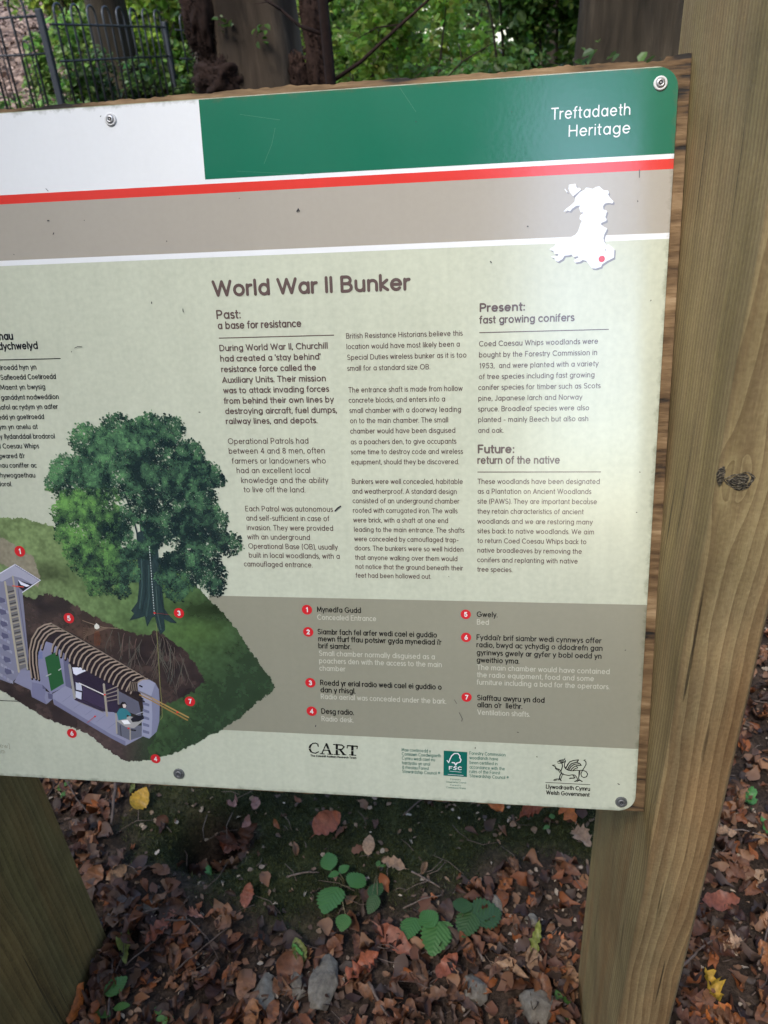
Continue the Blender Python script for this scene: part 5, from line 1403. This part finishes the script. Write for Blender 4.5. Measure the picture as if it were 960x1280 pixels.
# ------------------------------------------------------------------ unseen trees and shrubs added to shade the scene and darken the sign's gloss
spots = [(-4.6, -3.2, .30), (-2.6, -4.6, .24), (-6.5, 1.0, .28), (-1.4, -6.2, .3), (3.1, -5.2, .32), (4.9, -2.6, .28), (3.4, 1.6, .22), (5.6, 3.4, .3), (-3.6, -8, .3), (2.9, -9.0, .35), (7.5, -7.5, .3), (-8, -5, .3), (-4.6, 2.6, .2)]
for i, (x, y, r_) in enumerate(spots):
    tree((x, y, tz(x, y)), r_, 9, 'tall unseen woodland tree added around the board to shade the scene', BARK_B, lean=(0.01 * (i % 3 - 1), 0.0), cz=(5.2 if y < -2 else 7.4), crown_r=3.4, crown_n=(3600 if y < -2 else (350 if y > 0 else 2000)), seed=30 + i, group='trees around the board', lsize=0.30, gap=True, cthick=(0.85 if y < -2 else 0.5))
hed = [(-6.2, -7.5, 1.6, 2.6), (-3.6, -7.0, 1.5, 2.6), (-1.6, -8.2, 1.2, 2.8), (3.4, -7.4, 1.3, 2.8), (5.6, -6.0, 1.5, 2.6), (-8.5, -3.0, 1.6, 2.4), (8, -3, 1.6, 2.4)]
for i, (x, y, wd, ht) in enumerate(hed):
    t = empty('shrub', (x, y, tz(x, y))); tag(t, 'unseen woodland shrub added behind the camera to darken the sign gloss', 'shrub', 'shrubs behind the photographer')
    r = random.Random(i); cl = [((r.uniform(-1, 1) * wd, r.uniform(-.5, .5) * wd, ht * r.uniform(.15, 1)), (wd * .5, wd * .5, ht * .3), 220) for _ in range(10)]
    foliage('leaves', t, cl, 0.20, MG, 300 + i, gap=True)

# =================================================================== FOREST FLOOR
LEAF_STOPS = [(0.0, (0.04, 0.014, 0.007)), (0.2, (0.10, 0.034, 0.014)), (0.45, (0.18, 0.068, 0.028)), (0.65, (0.24, 0.11, 0.05)), (0.78, (0.07, 0.036, 0.024)), (0.9, (0.27, 0.09, 0.025)), (1.0, (0.32, 0.18, 0.09))]
DEAD = leaf_mat('dead beech leaf', LEAF_STOPS, attr=False, transl=0.15, rough=0.55)
DEADA = leaf_mat('leaf litter', attr=True, transl=0.12, rough=0.6)
def leaf_shape(kind, r, K=None):
    """curled leaf of unit length: list of verts (x along, y across, z up) and faces"""
    K = K or 6
    prof = {0: [0.02, 0.26, 0.36, 0.34, 0.24, 0.12, 0.0], 1: [0.03, 0.30, 0.22, 0.38, 0.24, 0.28, 0.0], 2: [0.02, 0.20, 0.27, 0.27, 0.2, 0.1, 0.0], 3: [0.03, 0.36, 0.46, 0.44, 0.34, 0.18, 0.0]}[kind]
    if K != 6:
        wv = r.uniform(0, 6)
        prof = [max(0.0, (0.30, 0.30, 0.22, 0.42)[kind] * math.sin(math.pi * min(1, (i / K)) ** 0.85) ** 0.7 * (1 + (0.30 if kind == 1 else 0.05) * math.sin(i * (2.2 if kind == 1 else 3.0) + wv))) for i in range(K + 1)]
        prof[0] = 0.012; prof[-1] = 0.0
    curl = r.uniform(-0.5, 0.9); roll = r.uniform(0.1, 1.3); tw = r.uniform(-0.5, 0.5)
    vs, fs = [], []
    for i in range(K + 1):
        x = i / K - 0.5
        zc = curl * (x * x) * 1.3 + 0.035 * r.uniform(-1, 1)
        w = prof[i]
        yl = r.uniform(-0.02, 0.02); 
        zz = w * roll
        t = tw * x
        for s in (-1, 0, 1):
            yy = s * w * math.cos(roll * 0.8) + yl; z = zc + abs(s) * zz * (1 + 0.8 * r.uniform(-1, 1)) 
            vs.append((x, yy * math.cos(t) - z * math.sin(t), z * math.cos(t) + yy * math.sin(t)))
    for i in range(K):
        a = i * 3
        fs += [(a, a + 3, a + 4, a + 1), (a + 1, a + 4, a + 5, a + 2)]
    vs += [(-0.5, 0.012, curl * 0.2), (-0.5, -0.012, curl * 0.2), (-0.72, 0.0, curl * 0.2 + 0.05)]
    n_ = len(vs); fs.append((n_ - 3, n_ - 2, n_ - 1))
    return vs, fs
lr = random.Random(11)
LEAFM = []
for k in range(12):
    vs, fs = leaf_shape([0, 1, 2, 0, 3, 2][k % 6], lr, 12)
    me = mesh('fallen_leaf', vs, fs, smooth=True); me.materials.append(DEAD); LEAFM.append(me)
def leaf_rot(r, flat=0.45):
    n_ = Vector((r.gauss(0, flat), r.gauss(0, flat), 1)).normalized()
    q = n_.to_track_quat('Z', 'Y').to_matrix() @ Matrix.Rotation(r.uniform(0, 6.283), 3, 'Z')
    return q
def blocked(x, y):
    return (XR - 0.02 < x < XR + 0.09 and 0.59 < y < 1.0) or (XL - 0.09 < x < XL + 0.02 and 0.58 < y < 1.0)
moss_at = lambda x, y: float(mossy(np.array([x]), np.array([y]))[0])
cnt = 0; tries = 0
while cnt < 285 and tries < 20000:
    tries += 1
    px, py = lr.uniform(-20, 985), lr.uniform(690, 1300)
    if not (py > 1000 or px > 870): continue
    q = G(px, py)
    if blocked(q.x, q.y): continue
    if moss_at(q.x, q.y) > 0.05 and lr.random() < 0.965: continue
    if q.y > 2.5: continue
    o = bpy.data.objects.new('fallen_leaf', LEAFM[lr.randrange(12)]); COL.objects.link(o); o.parent = ground
    s = lr.uniform(0.036, 0.078)
    o.matrix_basis = Matrix.Translation((q.x, q.y, tz(q.x, q.y) + s * lr.uniform(0.12, 0.34))) @ (leaf_rot(lr)).to_4x4() @ Matrix.Diagonal((s, s, s, 1))
    cnt += 1
# matted litter under and between them
def litter(n, xr, yr, smin, smax, seed, keep_moss, lift=0.02, pal=None, name='leaf_litter', label=None, flat=0.45):
    r = random.Random(seed); Vs, Fs4, C = [], [], []
    shapes = [leaf_shape([0, 1, 2, 0, 2, 3][k % 6], r) for k in range(20)]
    arr = [(np.array(v), np.array([f for f in fs if len(f) == 4])) for v, fs in shapes]
    pal = pal or [(0.03, 0.012, 0.007), (0.07, 0.026, 0.012), (0.12, 0.045, 0.020), (0.17, 0.075, 0.034), (0.22, 0.11, 0.055), (0.08, 0.045, 0.03), (0.045, 0.024, 0.014), (0.20, 0.06, 0.016)]
    b = 0; k = 0
    while k < n:
        x = r.uniform(*xr); y = yr[0] + (yr[1] - yr[0]) * r.random()
        if blocked(x, y): k += 1; continue
        mo = moss_at(x, y) if y < 2.2 else -1
        if mo > 0.0 and r.random() > keep_moss: k += 1; continue
        v, f = arr[r.randrange(20)]
        s = r.uniform(smin, smax); M_ = np.array(leaf_rot(r, flat)) * s
        Vs.append(v @ M_.T + np.array([x, y, tz(x, y) + s * 0.1 + lift * r.random()])); Fs4.append(f + b); b += len(v)
        c = np.array(pal[r.randrange(len(pal))]) * r.uniform(0.75, 1.4); C.append(np.repeat(c[None, :], len(v), 0)); k += 1
    o = link(name, fast_mesh(name, np.concatenate(Vs), np.concatenate(Fs4), np.concatenate(C), smooth=True), None, DEADA)
    tag(o, label, 'leaf litter', None, 'stuff'); return o
litter(8500, (-1.5, 1.35), (0.62, 2.8), 0.018, 0.055, 1, 0.06, label='brown fallen leaves matted over the ground round the posts')
litter(7000, (-1.5, 1.35), (0.62, 2.8), 0.008, 0.020, 2, 0.45, 0.008, [(0.25, 0.17, 0.11), (0.12, 0.07, 0.045), (0.4, 0.32, 0.24), (0.08, 0.05, 0.035), (0.2, 0.12, 0.07)], 'leaf_crumbs', 'crumbs of broken leaf and bark scattered over soil and moss')
litter(9000, (-16, -3.0), (7, 19), 0.05, 0.12, 3, 1, 0.03, [(0.16, 0.105, 0.085), (0.10, 0.06, 0.045), (0.26, 0.195, 0.165), (0.07, 0.04, 0.03), (0.035, 0.02, 0.016)], 'bank_litter', 'pale pinkish leaf litter on the bank beyond the railings')
litter(5000, (-3.0, 4.5), (2.8, 8), 0.04, 0.09, 4, 1, 0.03, None, 'rise_litter', 'brown fallen leaves on the rise behind the board')
litter(240, (XL + 0.005, XL + 0.07), (0.60, 1.06), 0.02, 0.05, 5, 1, 0.035, None, 'leaf_drift', 'brown leaves drifted against the foot of the left post')
litter(120, (XR - 0.06, XR - 0.02), (0.60, 1.04), 0.02, 0.05, 6, 1, 0.035, None, 'leaf_drift', 'brown leaves drifted against the foot of the right post')
# moss: short blades in tufts
r = np.random.default_rng(4)
n_ = 60000
x = r.uniform(-1.25, 0.55, n_); y = r.uniform(1.0, 1.85, n_)
mo = mossy(x, y); k = (mo > 0.05) & (r.random(n_) < np.clip(mo * 1.6, 0, 1)); x = x[k]; y = y[k]; n_ = len(x)
z = terrain(x, y); a = r.random(n_) * 6.283; h = 0.004 + 0.007 * r.random(n_); wd = 0.0012 + 0.0012 * r.random(n_)
lx = r.normal(size=n_) * 0.004; ly = r.normal(size=n_) * 0.004
V = np.stack([np.stack([x + wd * np.cos(a), y + wd * np.sin(a), z - 0.001], 1), np.stack([x - wd * np.cos(a), y - wd * np.sin(a), z - 0.001], 1), np.stack([x + lx, y + ly, z + h], 1)], 1).reshape(-1, 3)
g_ = fbm(x * 30, y * 30, 6); c = np.stack([0.022 + 0.05 * g_, 0.032 + 0.045 * g_, 0.008 + 0.01 * g_], 1) * (0.6 + 0.8 * r.random((n_, 1)))
o = link('moss', fast_mesh('moss', V, np.arange(3 * n_).reshape(-1, 3), np.repeat(c, 3, 0)), None, DEADA)
tag(o, 'short dark green moss on the bare soil between the posts', 'moss', None, 'stuff')

# standout leaves
def tinted(name, c):
    c2 = tuple(min(1, q * 1.25) for q in c); c1 = tuple(q * 0.8 for q in c)
    return leaf_mat(name, [(0, c1), (1, c2)], attr=False, transl=0.25, rough=0.5)
T_OR = tinted('orange leaf', (0.52, 0.15, 0.03)); T_YE = tinted('yellow leaf', (0.46, 0.26, 0.02)); T_YG = tinted('yellow green leaf', (0.20, 0.22, 0.05)); T_GR = tinted('green fallen leaf', (0.10, 0.28, 0.07)); T_RB = tinted('red brown leaf', (0.33, 0.10, 0.05)); T_TAN = tinted('tan leaf', (0.36, 0.22, 0.13)); T_PK = tinted('pinkish leaf', (0.34, 0.16, 0.12))
lsp = random.Random(2)
def special(px, py, size_px, kind, mat, label, rz=0, tilt=0.25, lift=0.02):
    q = G(px, py); dist = (q - CAMP).length; s = size_px * dist / FPX * 1.08
    vs, fs = leaf_shape(kind, lsp, 14)
    me = mesh('fallen_leaf', vs, fs, smooth=True); me.materials.append(mat)
    o = bpy.data.objects.new('fallen_leaf', me); COL.objects.link(o); o.parent = ground
    n_ = Vector((lsp.gauss(0, tilt), lsp.gauss(0, tilt) - 0.15, 1)).normalized()
    o.matrix_basis = Matrix.Translation((q.x, q.y, tz(q.x, q.y) + lift)) @ (n_.to_track_quat('Z', 'Y').to_matrix() @ Matrix.Rotation(rz, 3, 'Z')).to_4x4() @ Matrix.Diagonal((s, s, s, 1))
    o['label'] = label
special(178, 1008, 24, 3, T_YE, 'bright yellow leaf', 0.4); special(168, 995, 14, 2, T_YG, 'yellow green leaf tip by the yellow leaf', 2.0)
special(622, 1014, 30, 3, T_OR, 'bright orange leaf at the board edge', 0.3, 0.2, 0.035); special(703, 1029, 30, 3, T_OR, 'round orange leaf left of the post', 1.2, 0.2, 0.035)
special(665, 1022, 34, 0, T_RB, 'red brown leaf between two orange ones', 0.1); special(727, 1058, 30, 1, T_TAN, 'torn tan leaf', 1.0); special(740, 1015, 36, 1, T_PK, 'pinkish curled leaf under the board corner', 0.2, 0.3, 0.03)
special(375, 1193, 26, 0, T_YG, 'pale green pointed leaf', 1.7); special(672, 1185, 34, 2, T_YG, 'half green half brown pointed leaf', 2.0, 0.3, 0.03); special(692, 1190, 24, 3, T_OR, 'small orange leaf', 0.4)
special(668, 1212, 30, 0, T_TAN, 'light brown leaf below the pointed leaf', 1.6); special(410, 1035, 34, 3, T_RB, 'broad red brown leaf on the moss', 0.6); special(462, 1062, 22, 0, T_TAN, 'brown leaf on the moss', 1.8)
special(492, 1088, 26, 0, T_TAN, 'tan leaf behind the bramble', 1.4); special(530, 1095, 15, 3, T_TAN, 'small round tan leaf', 0.4); special(457, 1218, 38, 0, T_RB, 'glossy red brown leaf', 1.9)
special(495, 1183, 46, 2, T_RB, 'long red brown leaf', -0.2); special(560, 1215, 30, 0, T_RB, 'dark red leaf', 1.2); special(640, 1222, 34, 2, T_TAN, 'light brown narrow leaf', -0.4)
special(294, 1014, 24, 0, T_PK, 'pale pink brown leaf over the burrow', 1.5, 0.5, 0.03); special(287, 1032, 26, 3, T_PK, 'pink brown leaf in the burrow mouth', 0.9, 0.5, 0.02); special(275, 1026, 20, 0, T_RB, 'reddish leaf in the burrow', 1.9, 0.5, 0.01)
special(285, 1058, 34, 1, T_OR, 'orange brown leaf in the burrow', 0.8, 0.4, 0.0); special(308, 1032, 24, 2, T_PK, 'narrow leaf right of the burrow', 0.7, 0.4, 0.02); special(262, 1081, 22, 2, T_GR, 'green leaf at the lip of the burrow', 0.2, 0.3, 0.02); special(322, 1012, 24, 2, T_PK, 'long pale leaf above the burrow', 1.1, .3, .02)
special(200, 1172, 30, 0, T_RB, 'red brown leaf by the twigs', 1.4); special(215, 1150, 18, 1, T_PK, 'pink crumpled leaf', 0.6); special(245, 1150, 20, 1, T_PK, 'pale crumpled leaf', 0.2); special(312, 1126, 24, 0, T_RB, 'dark pink leaf on the moss', 1.6)
special(160, 1190, 38, 2, T_YG, 'olive long leaf near the left post', 1.1); special(372, 1196, 20, 0, T_GR, 'green leaf in the litter', 1.4); special(100, 1262, 34, 2, T_OR, 'orange leaf at the foot of the left post', 1.3)
special(935, 1005, 30, 2, T_GR, 'fresh green leaf right of the post', -0.5); special(905, 1050, 20, 3, T_TAN, 'pale tan leaf right of the post', 0.3); special(901, 1133, 34, 0, T_RB, 'big red brown leaf right of the post', 1.2); special(942, 1105, 24, 1, T_TAN, 'curled tan leaf at the right edge', 0.9)
special(886, 1241, 34, 1, T_YE, 'yellow leaf right of the post', -0.5); special(896, 1272, 26, 1, T_OR, 'orange yellow leaf at the bottom edge', 0.7); special(915, 1190, 24, 1, T_TAN, 'torn light leaf', 0.2); special(958, 1046, 26, 2, T_GR, 'green leaf cut by the right edge', 1.4)

# stones
def stone_mat():
    m, nt, p = new_mat('grey stone'); L = nt.links.new
    mp = mapping(nt, (1, 1, 1)); n1 = N(nt, 'ShaderNodeTexNoise', in_Scale=60.0, in_Detail=8.0, in_Roughness=0.7); L(mp.outputs[0], n1.inputs['Vector'])
    cr = ramp(nt, n1.outputs[0], [(0.3, (0.07, 0.055, 0.042)), (0.55, (0.17, 0.145, 0.11)), (0.8, (0.27, 0.235, 0.185))]); L(cr.outputs[0], p.inputs['Base Color']); p.inputs['Roughness'].default_value = 0.85
    bp = N(nt, 'ShaderNodeBump', in_Strength=0.7, in_Distance=0.004); L(n1.outputs[0], bp.inputs['Height']); L(bp.outputs[0], p.inputs['Normal'])
    return m
STONE = stone_mat()
def stone(px, py, wpx, hpx, label, seed):
    q = G(px, py); k = (q - CAMP).length / FPX
    r = random.Random(seed); bm = bmesh.new()
    for i in range(26):
        v = Vector((r.gauss(0, 1), r.gauss(0, 1), r.gauss(0, 1))).normalized()
        bm.verts.new(v)
    bmesh.ops.convex_hull(bm, input=bm.verts[:])
    bmesh.ops.delete(bm, geom=[v for v in bm.verts if not v.link_faces], context='VERTS')
    bmesh.ops.scale(bm, vec=(wpx * k / 2, hpx * k / 2 * 1.15, min(wpx, hpx) * k * 0.36), verts=bm.verts)
    bmesh.ops.bevel(bm, geom=bm.edges[:], offset=wpx * k * 0.02, segments=1, affect='EDGES', clamp_overlap=True)
    o = bm_obj('stone', bm, None, STONE, smooth=False); o.location = (q.x, q.y, tz(q.x, q.y) + min(wpx, hpx) * k * 0.22); tag(o, label, 'stone', 'stones in the leaf litter')
stone(405, 1233, 34, 54, 'largest pale grey stone, in the leaves below the bramble', 1); stone(375, 1231, 24, 30, 'grey stone just left of the largest one', 2); stone(330, 1248, 26, 44, 'pointed grey stone left of the pair of stones', 3)
stone(186, 1136, 22, 20, 'small rounded stone on the moss right of the left post', 4); stone(593, 1243, 32, 30, 'flat stone in the leaves below the right hand bramble leaves', 5); stone(672, 1268, 46, 34, 'stone half sunk at the bottom edge near the right post', 6)
stone(617, 1139, 24, 30, 'tan stone behind the right hand bramble leaves', 7); stone(664, 1155, 16, 16, 'small tan stone left of the right post', 8); stone(651, 1160, 10, 18, 'tiny brown stone beside the small tan stone', 9); stone(903, 1040, 16, 18, 'small pale stone right of the right post', 10)

# twigs
STICK = bark_mat('dead twig bark', (0.05, 0.035, 0.028), (0.14, 0.10, 0.08), (0.26, 0.2, 0.16), (120, 120, 120), 0.001)
def twig(pts, wpx, label, lift=0.028):
    bm = bmesh.new(); P3 = []
    for px, py in pts:
        q = G(px, py); P3.append(Vector((q.x, q.y, tz(q.x, q.y) + lift + 0.006 * math.sin(px))))
    k = (P3[0] - CAMP).length / FPX
    F_ = []
    for a, b in zip(P3, P3[1:]):
        for i in range(4): F_.append(a.lerp(b, i / 4) + Vector((lsp.uniform(-1, 1), lsp.uniform(-1, 1), lsp.uniform(-1, 1))) * 0.0012)
    F_.append(P3[-1])
    tube(bm, F_, [wpx * k / 2 * (1 - 0.5 * i / len(F_)) for i in range(len(F_))], 6)
    o = bm_obj('twig', bm, None, STICK); tag(o, label, 'twig', 'twigs on the ground')
twig([(138, 1150), (170, 1152), (202, 1146)], 4, 'thick pale twig lying beside the rounded stone'); twig([(84, 980), (98, 1005), (115, 1028)], 2, 'thin twig under the board right of the left post'); twig([(148, 980), (146, 1015), (142, 1040)], 4, 'dark upright stick under the board'); twig([(205, 1158), (240, 1160), (262, 1180), (275, 1205)], 2, 'thin curved twig left of the pointed stone')
twig([(222, 1222), (250, 1200), (290, 1170)], 2, 'long thin twig leaning through the leaves'); twig([(515, 1098), (550, 1118)], 2.4, 'pale straight twig on the moss above the bramble'); twig([(505, 1145), (530, 1134), (552, 1127)], 1.8, 'thin brown twig between the bramble leaves'); twig([(360, 1106), (385, 1100), (400, 1097)], 2.4, 'twig at the left of the tall bramble shoot')
twig([(590, 1170), (595, 1190), (603, 1210)], 4, 'reddish brown stick below the right hand bramble leaves'); twig([(700, 1078), (716, 1102), (728, 1122)], 1.8, 'thin pale twig just left of the right post'); twig([(462, 1235), (475, 1262), (490, 1285)], 4, 'dark stick at the bottom edge'); twig([(580, 1282), (595, 1262), (606, 1240)], 2, 'thin pale stalk over the flat stone')
twig([(852, 1215), (870, 1198), (888, 1186)], 3, 'grey twig against the right post'); twig([(890, 1045), (925, 1048), (958, 1058)], 2, 'thin twig right of the right post'); twig([(945, 1215), (955, 1180), (962, 1150)], 2.5, 'grey twig at the right edge'); twig([(505, 1028), (525, 1010), (548, 1005)], 2.2, 'pale forked twig hanging under the board'); twig([(140, 1280), (142, 1235), (146, 1190)], 2.5, 'pale stalk standing in the leaves near the left post'); twig([(160, 1215), (200, 1180), (240, 1130)], 1.6, 'fine twig crossing by the rounded stone')
r = random.Random(8); bm = bmesh.new()
for i in range(420):
    x, y = r.uniform(-1.3, 1.3), r.uniform(0.7, 2.4)
    if blocked(x, y): continue
    a = r.uniform(0, 6.28); l = r.uniform(0.02, 0.10); z = tz(x, y) + r.uniform(0.004, 0.03)
    tube(bm, [(x, y, z), (x + l * math.cos(a) * .5, y + l * math.sin(a) * .5, z + r.uniform(-.003, .006)), (x + l * math.cos(a + .2), y + l * math.sin(a + .2), z + r.uniform(-.004, .008))], [0.0012, 0.001, 0.0006], 4)
o = bm_obj('twig_litter', bm, None, STICK); tag(o, 'fine broken twigs scattered through the leaf litter', 'twigs', None, 'stuff')

# seedlings and bramble shoots
def green_leaf_mat(name, c):
    m, nt, p = new_mat(name); L = nt.links.new
    tc = nt.nodes.new('ShaderNodeTexCoord'); sp = N(nt, 'ShaderNodeSeparateXYZ'); L(tc.outputs['Object'], sp.inputs[0])
    ab = N(nt, 'ShaderNodeMath', operation='ABSOLUTE'); L(sp.outputs[1], ab.inputs[0])
    sb_ = N(nt, 'ShaderNodeMath', operation='MULTIPLY_ADD', in_1=-0.8); L(ab.outputs[0], sb_.inputs[0]); L(sp.outputs[0], sb_.inputs[2])
    ml = N(nt, 'ShaderNodeMath', operation='MULTIPLY', in_1=48.0); L(sb_.outputs[0], ml.inputs[0]); sn = N(nt, 'ShaderNodeMath', operation='SINE'); L(ml.outputs[0], sn.inputs[0])
    cr = ramp(nt, sn.outputs[0], [(0.0, tuple(q * 0.93 for q in c)), (0.9, c), (1.0, tuple(q * 1.12 for q in c))]); L(cr.outputs[0], p.inputs['Base Color'])
    p.inputs['Roughness'].default_value = 0.5
    bp = N(nt, 'ShaderNodeBump', in_Strength=0.22, in_Distance=0.002); L(sn.outputs[0], bp.inputs['Height']); L(bp.outputs[0], p.inputs['Normal'])
    tr = N(nt, 'ShaderNodeBsdfTranslucent'); tr.inputs[0].default_value = (*c, 1)
    mx = N(nt, 'ShaderNodeMixShader', in_0=0.3); L(p.outputs[0], mx.inputs[1]); L(tr.outputs[0], mx.inputs[2]); L(mx.outputs[0], nt.nodes['Material Output'].inputs[0])
    return m
GL_A = green_leaf_mat('bramble leaf', (0.06, 0.17, 0.032)); GL_B = green_leaf_mat('dark bramble leaf', (0.04, 0.095, 0.022)); GL_C = green_leaf_mat('fresh seedling leaf', (0.08, 0.18, 0.035))
STEMM = tinted('green stem', (0.16, 0.13, 0.06))
def leaflet_mesh(serr=18, wd=0.40, cup=0.12):
    """toothed leaflet of unit length from its stalk at the origin"""
    vs = []; n_ = serr
    mid_ = [(i / 8, 0, -0.10 * (i / 8) ** 2) for i in range(9)]
    def half(s):
        o_ = []
        for i in range(1, n_):
            t = i / n_
            w_ = wd * (math.sin(math.pi * t ** 0.8)) ** 0.75 * (1.0 + (0.10 if i % 2 else -0.08))
            o_.append((t + (0.02 if i % 2 else 0), s * w_, cup * w_ * 1.2 - 0.10 * t * t + 0.012 * math.sin(i * 2.2)))
        return o_
    vs = list(mid_); fs = []
    for s in (1, -1):
        h = half(s); b = len(vs); vs += h
        seq = [0] + [b + i for i in range(len(h))] + [8]
        j = 0
        for i in range(len(seq) - 1):
            t = (i + 0.5) / (len(seq) - 1); jn = min(8, int(round((i + 1) / (len(seq) - 1) * 8)))
            f = [seq[i], seq[i + 1]]
            if jn != seq[i + 1] : f.append(jn)
            if j != jn and j not in f: f.append(j)
            f = list(dict.fromkeys(f))
            if len(f) >= 3: fs.append(tuple(f if s < 0 else f[::-1]))
            j = jn
    return mesh('leaflet', vs, fs, smooth=True)
LEAFLET = {}
def plant(name, label, cat, root_px, lfs, mat, hgt, wd=0.40, group=None):
    q = G(*root_px); t = empty(name, (q.x, q.y, tz(q.x, q.y))); tag(t, label, cat, group)
    key = (mat.name, wd)
    if key not in LEAFLET:
        me = leaflet_mesh(wd=wd); me.materials.append(mat); LEAFLET[key] = me
    for i, (px, py, size_px, ang) in enumerate(lfs):
        h = hgt * (0.75 + 0.15 * (i % 3))
        c = G(px, py, h + tz(q.x, q.y)); k = (c - CAMP).length / FPX; s = size_px * k * 0.92
        a = math.radians(ang)
        # stalk end of the leaflet: the blade is centred on the place it covers
        R_ = Matrix.Rotation(a, 3, 'Z') @ Matrix.Rotation(lsp.uniform(-0.25, 0.25), 3, 'X') @ Matrix.Rotation(lsp.uniform(-0.2, 0.25), 3, 'Y')
        st_ = c - R_ @ Vector((0.5 * s, 0, 0))
        o = bpy.data.objects.new('leaflet', LEAFLET[key]); COL.objects.link(o); o.parent = t
        o.matrix_basis = Matrix.Translation(st_ - t.location) @ R_.to_4x4() @ Matrix.Diagonal((s, s, s, 1))
        bm = bmesh.new(); e = st_ - t.location
        tube(bm, [(0, 0, -0.01), (e.x * 0.25, e.y * 0.25, e.z * 0.65), tuple(e)], [0.0016, 0.0013, 0.0009], 5); bm_obj('stalk', bm, t, STEMM)
    return t
plant('bramble_shoot', 'upper left bramble shoot with three small bright leaflets', 'bramble', (432, 1108), [(411, 1076, 27, 110), (430, 1086, 15, 40), (417, 1093, 14, 200)], GL_A, 0.05)
plant('bramble_shoot', 'bramble shoot with one broad lobed bright green leaf, left of the drooping ivy', 'bramble', (424, 1112), [(413, 1124, 38, 255), (446, 1100, 27, 60), (429, 1153, 20, 265)], GL_A, 0.045, 0.48)
plant('ivy_shoot', 'drooping blue green ivy leaf among the brown leaves', 'ivy', (472, 1095), [(470, 1112, 28, 75), (466, 1130, 24, 250)], GL_B, 0.04, 0.34)
plant('bramble_shoot', 'low bramble shoot with dark toothed leaflets, centre bottom', 'bramble', (535, 1160), [(513, 1160, 30, 250), (544, 1172, 40, 262), (535, 1148, 28, 130), (556, 1165, 26, 300)], GL_A, 0.04, 0.44)
plant('bramble_shoot', 'dark bramble shoot with two big leaflets and a small upright one', 'bramble', (575, 1165), [(608, 1142, 42, 25), (584, 1155, 32, 250), (578, 1131, 26, 95)], GL_B, 0.045, 0.46)
for lb, rp, lf in (('tiny seedling with four fresh leaves at the bottom left', (206, 1270), [(197, 1263, 12, 140), (206, 1277, 10, 270), (200, 1273, 11, 200), (211, 1272, 11, 10)]),
                   ('tiny green seedling just under the board, right of the left post', (78, 990), [(76, 983, 12, 90), (82, 980, 9, 40), (79, 993, 9, 260)]),
                   ('small green seedling at the bottom right, by the post', (703, 1255), [(698, 1245, 14, 110), (709, 1250, 14, 40), (695, 1262, 12, 200), (706, 1268, 12, 300)]),
                   ('small green sprig beside the round orange leaf', (688, 1030), [(690, 1020, 12, 100), (683, 1034, 10, 220)]),
                   ('seedling with narrow olive leaves near the left post', (135, 1262), [(152, 1258, 18, 15), (128, 1266, 20, 170), (145, 1232, 30, 60)]),
                   ('fresh green sprig at the upper edge of the leaf heap', (474, 1090), [(473, 1079, 10, 80), (479, 1082, 8, 30)])):
    plant('seedling', lb, 'seedling', rp, lf, GL_C, 0.03, 0.3, 'seedlings')
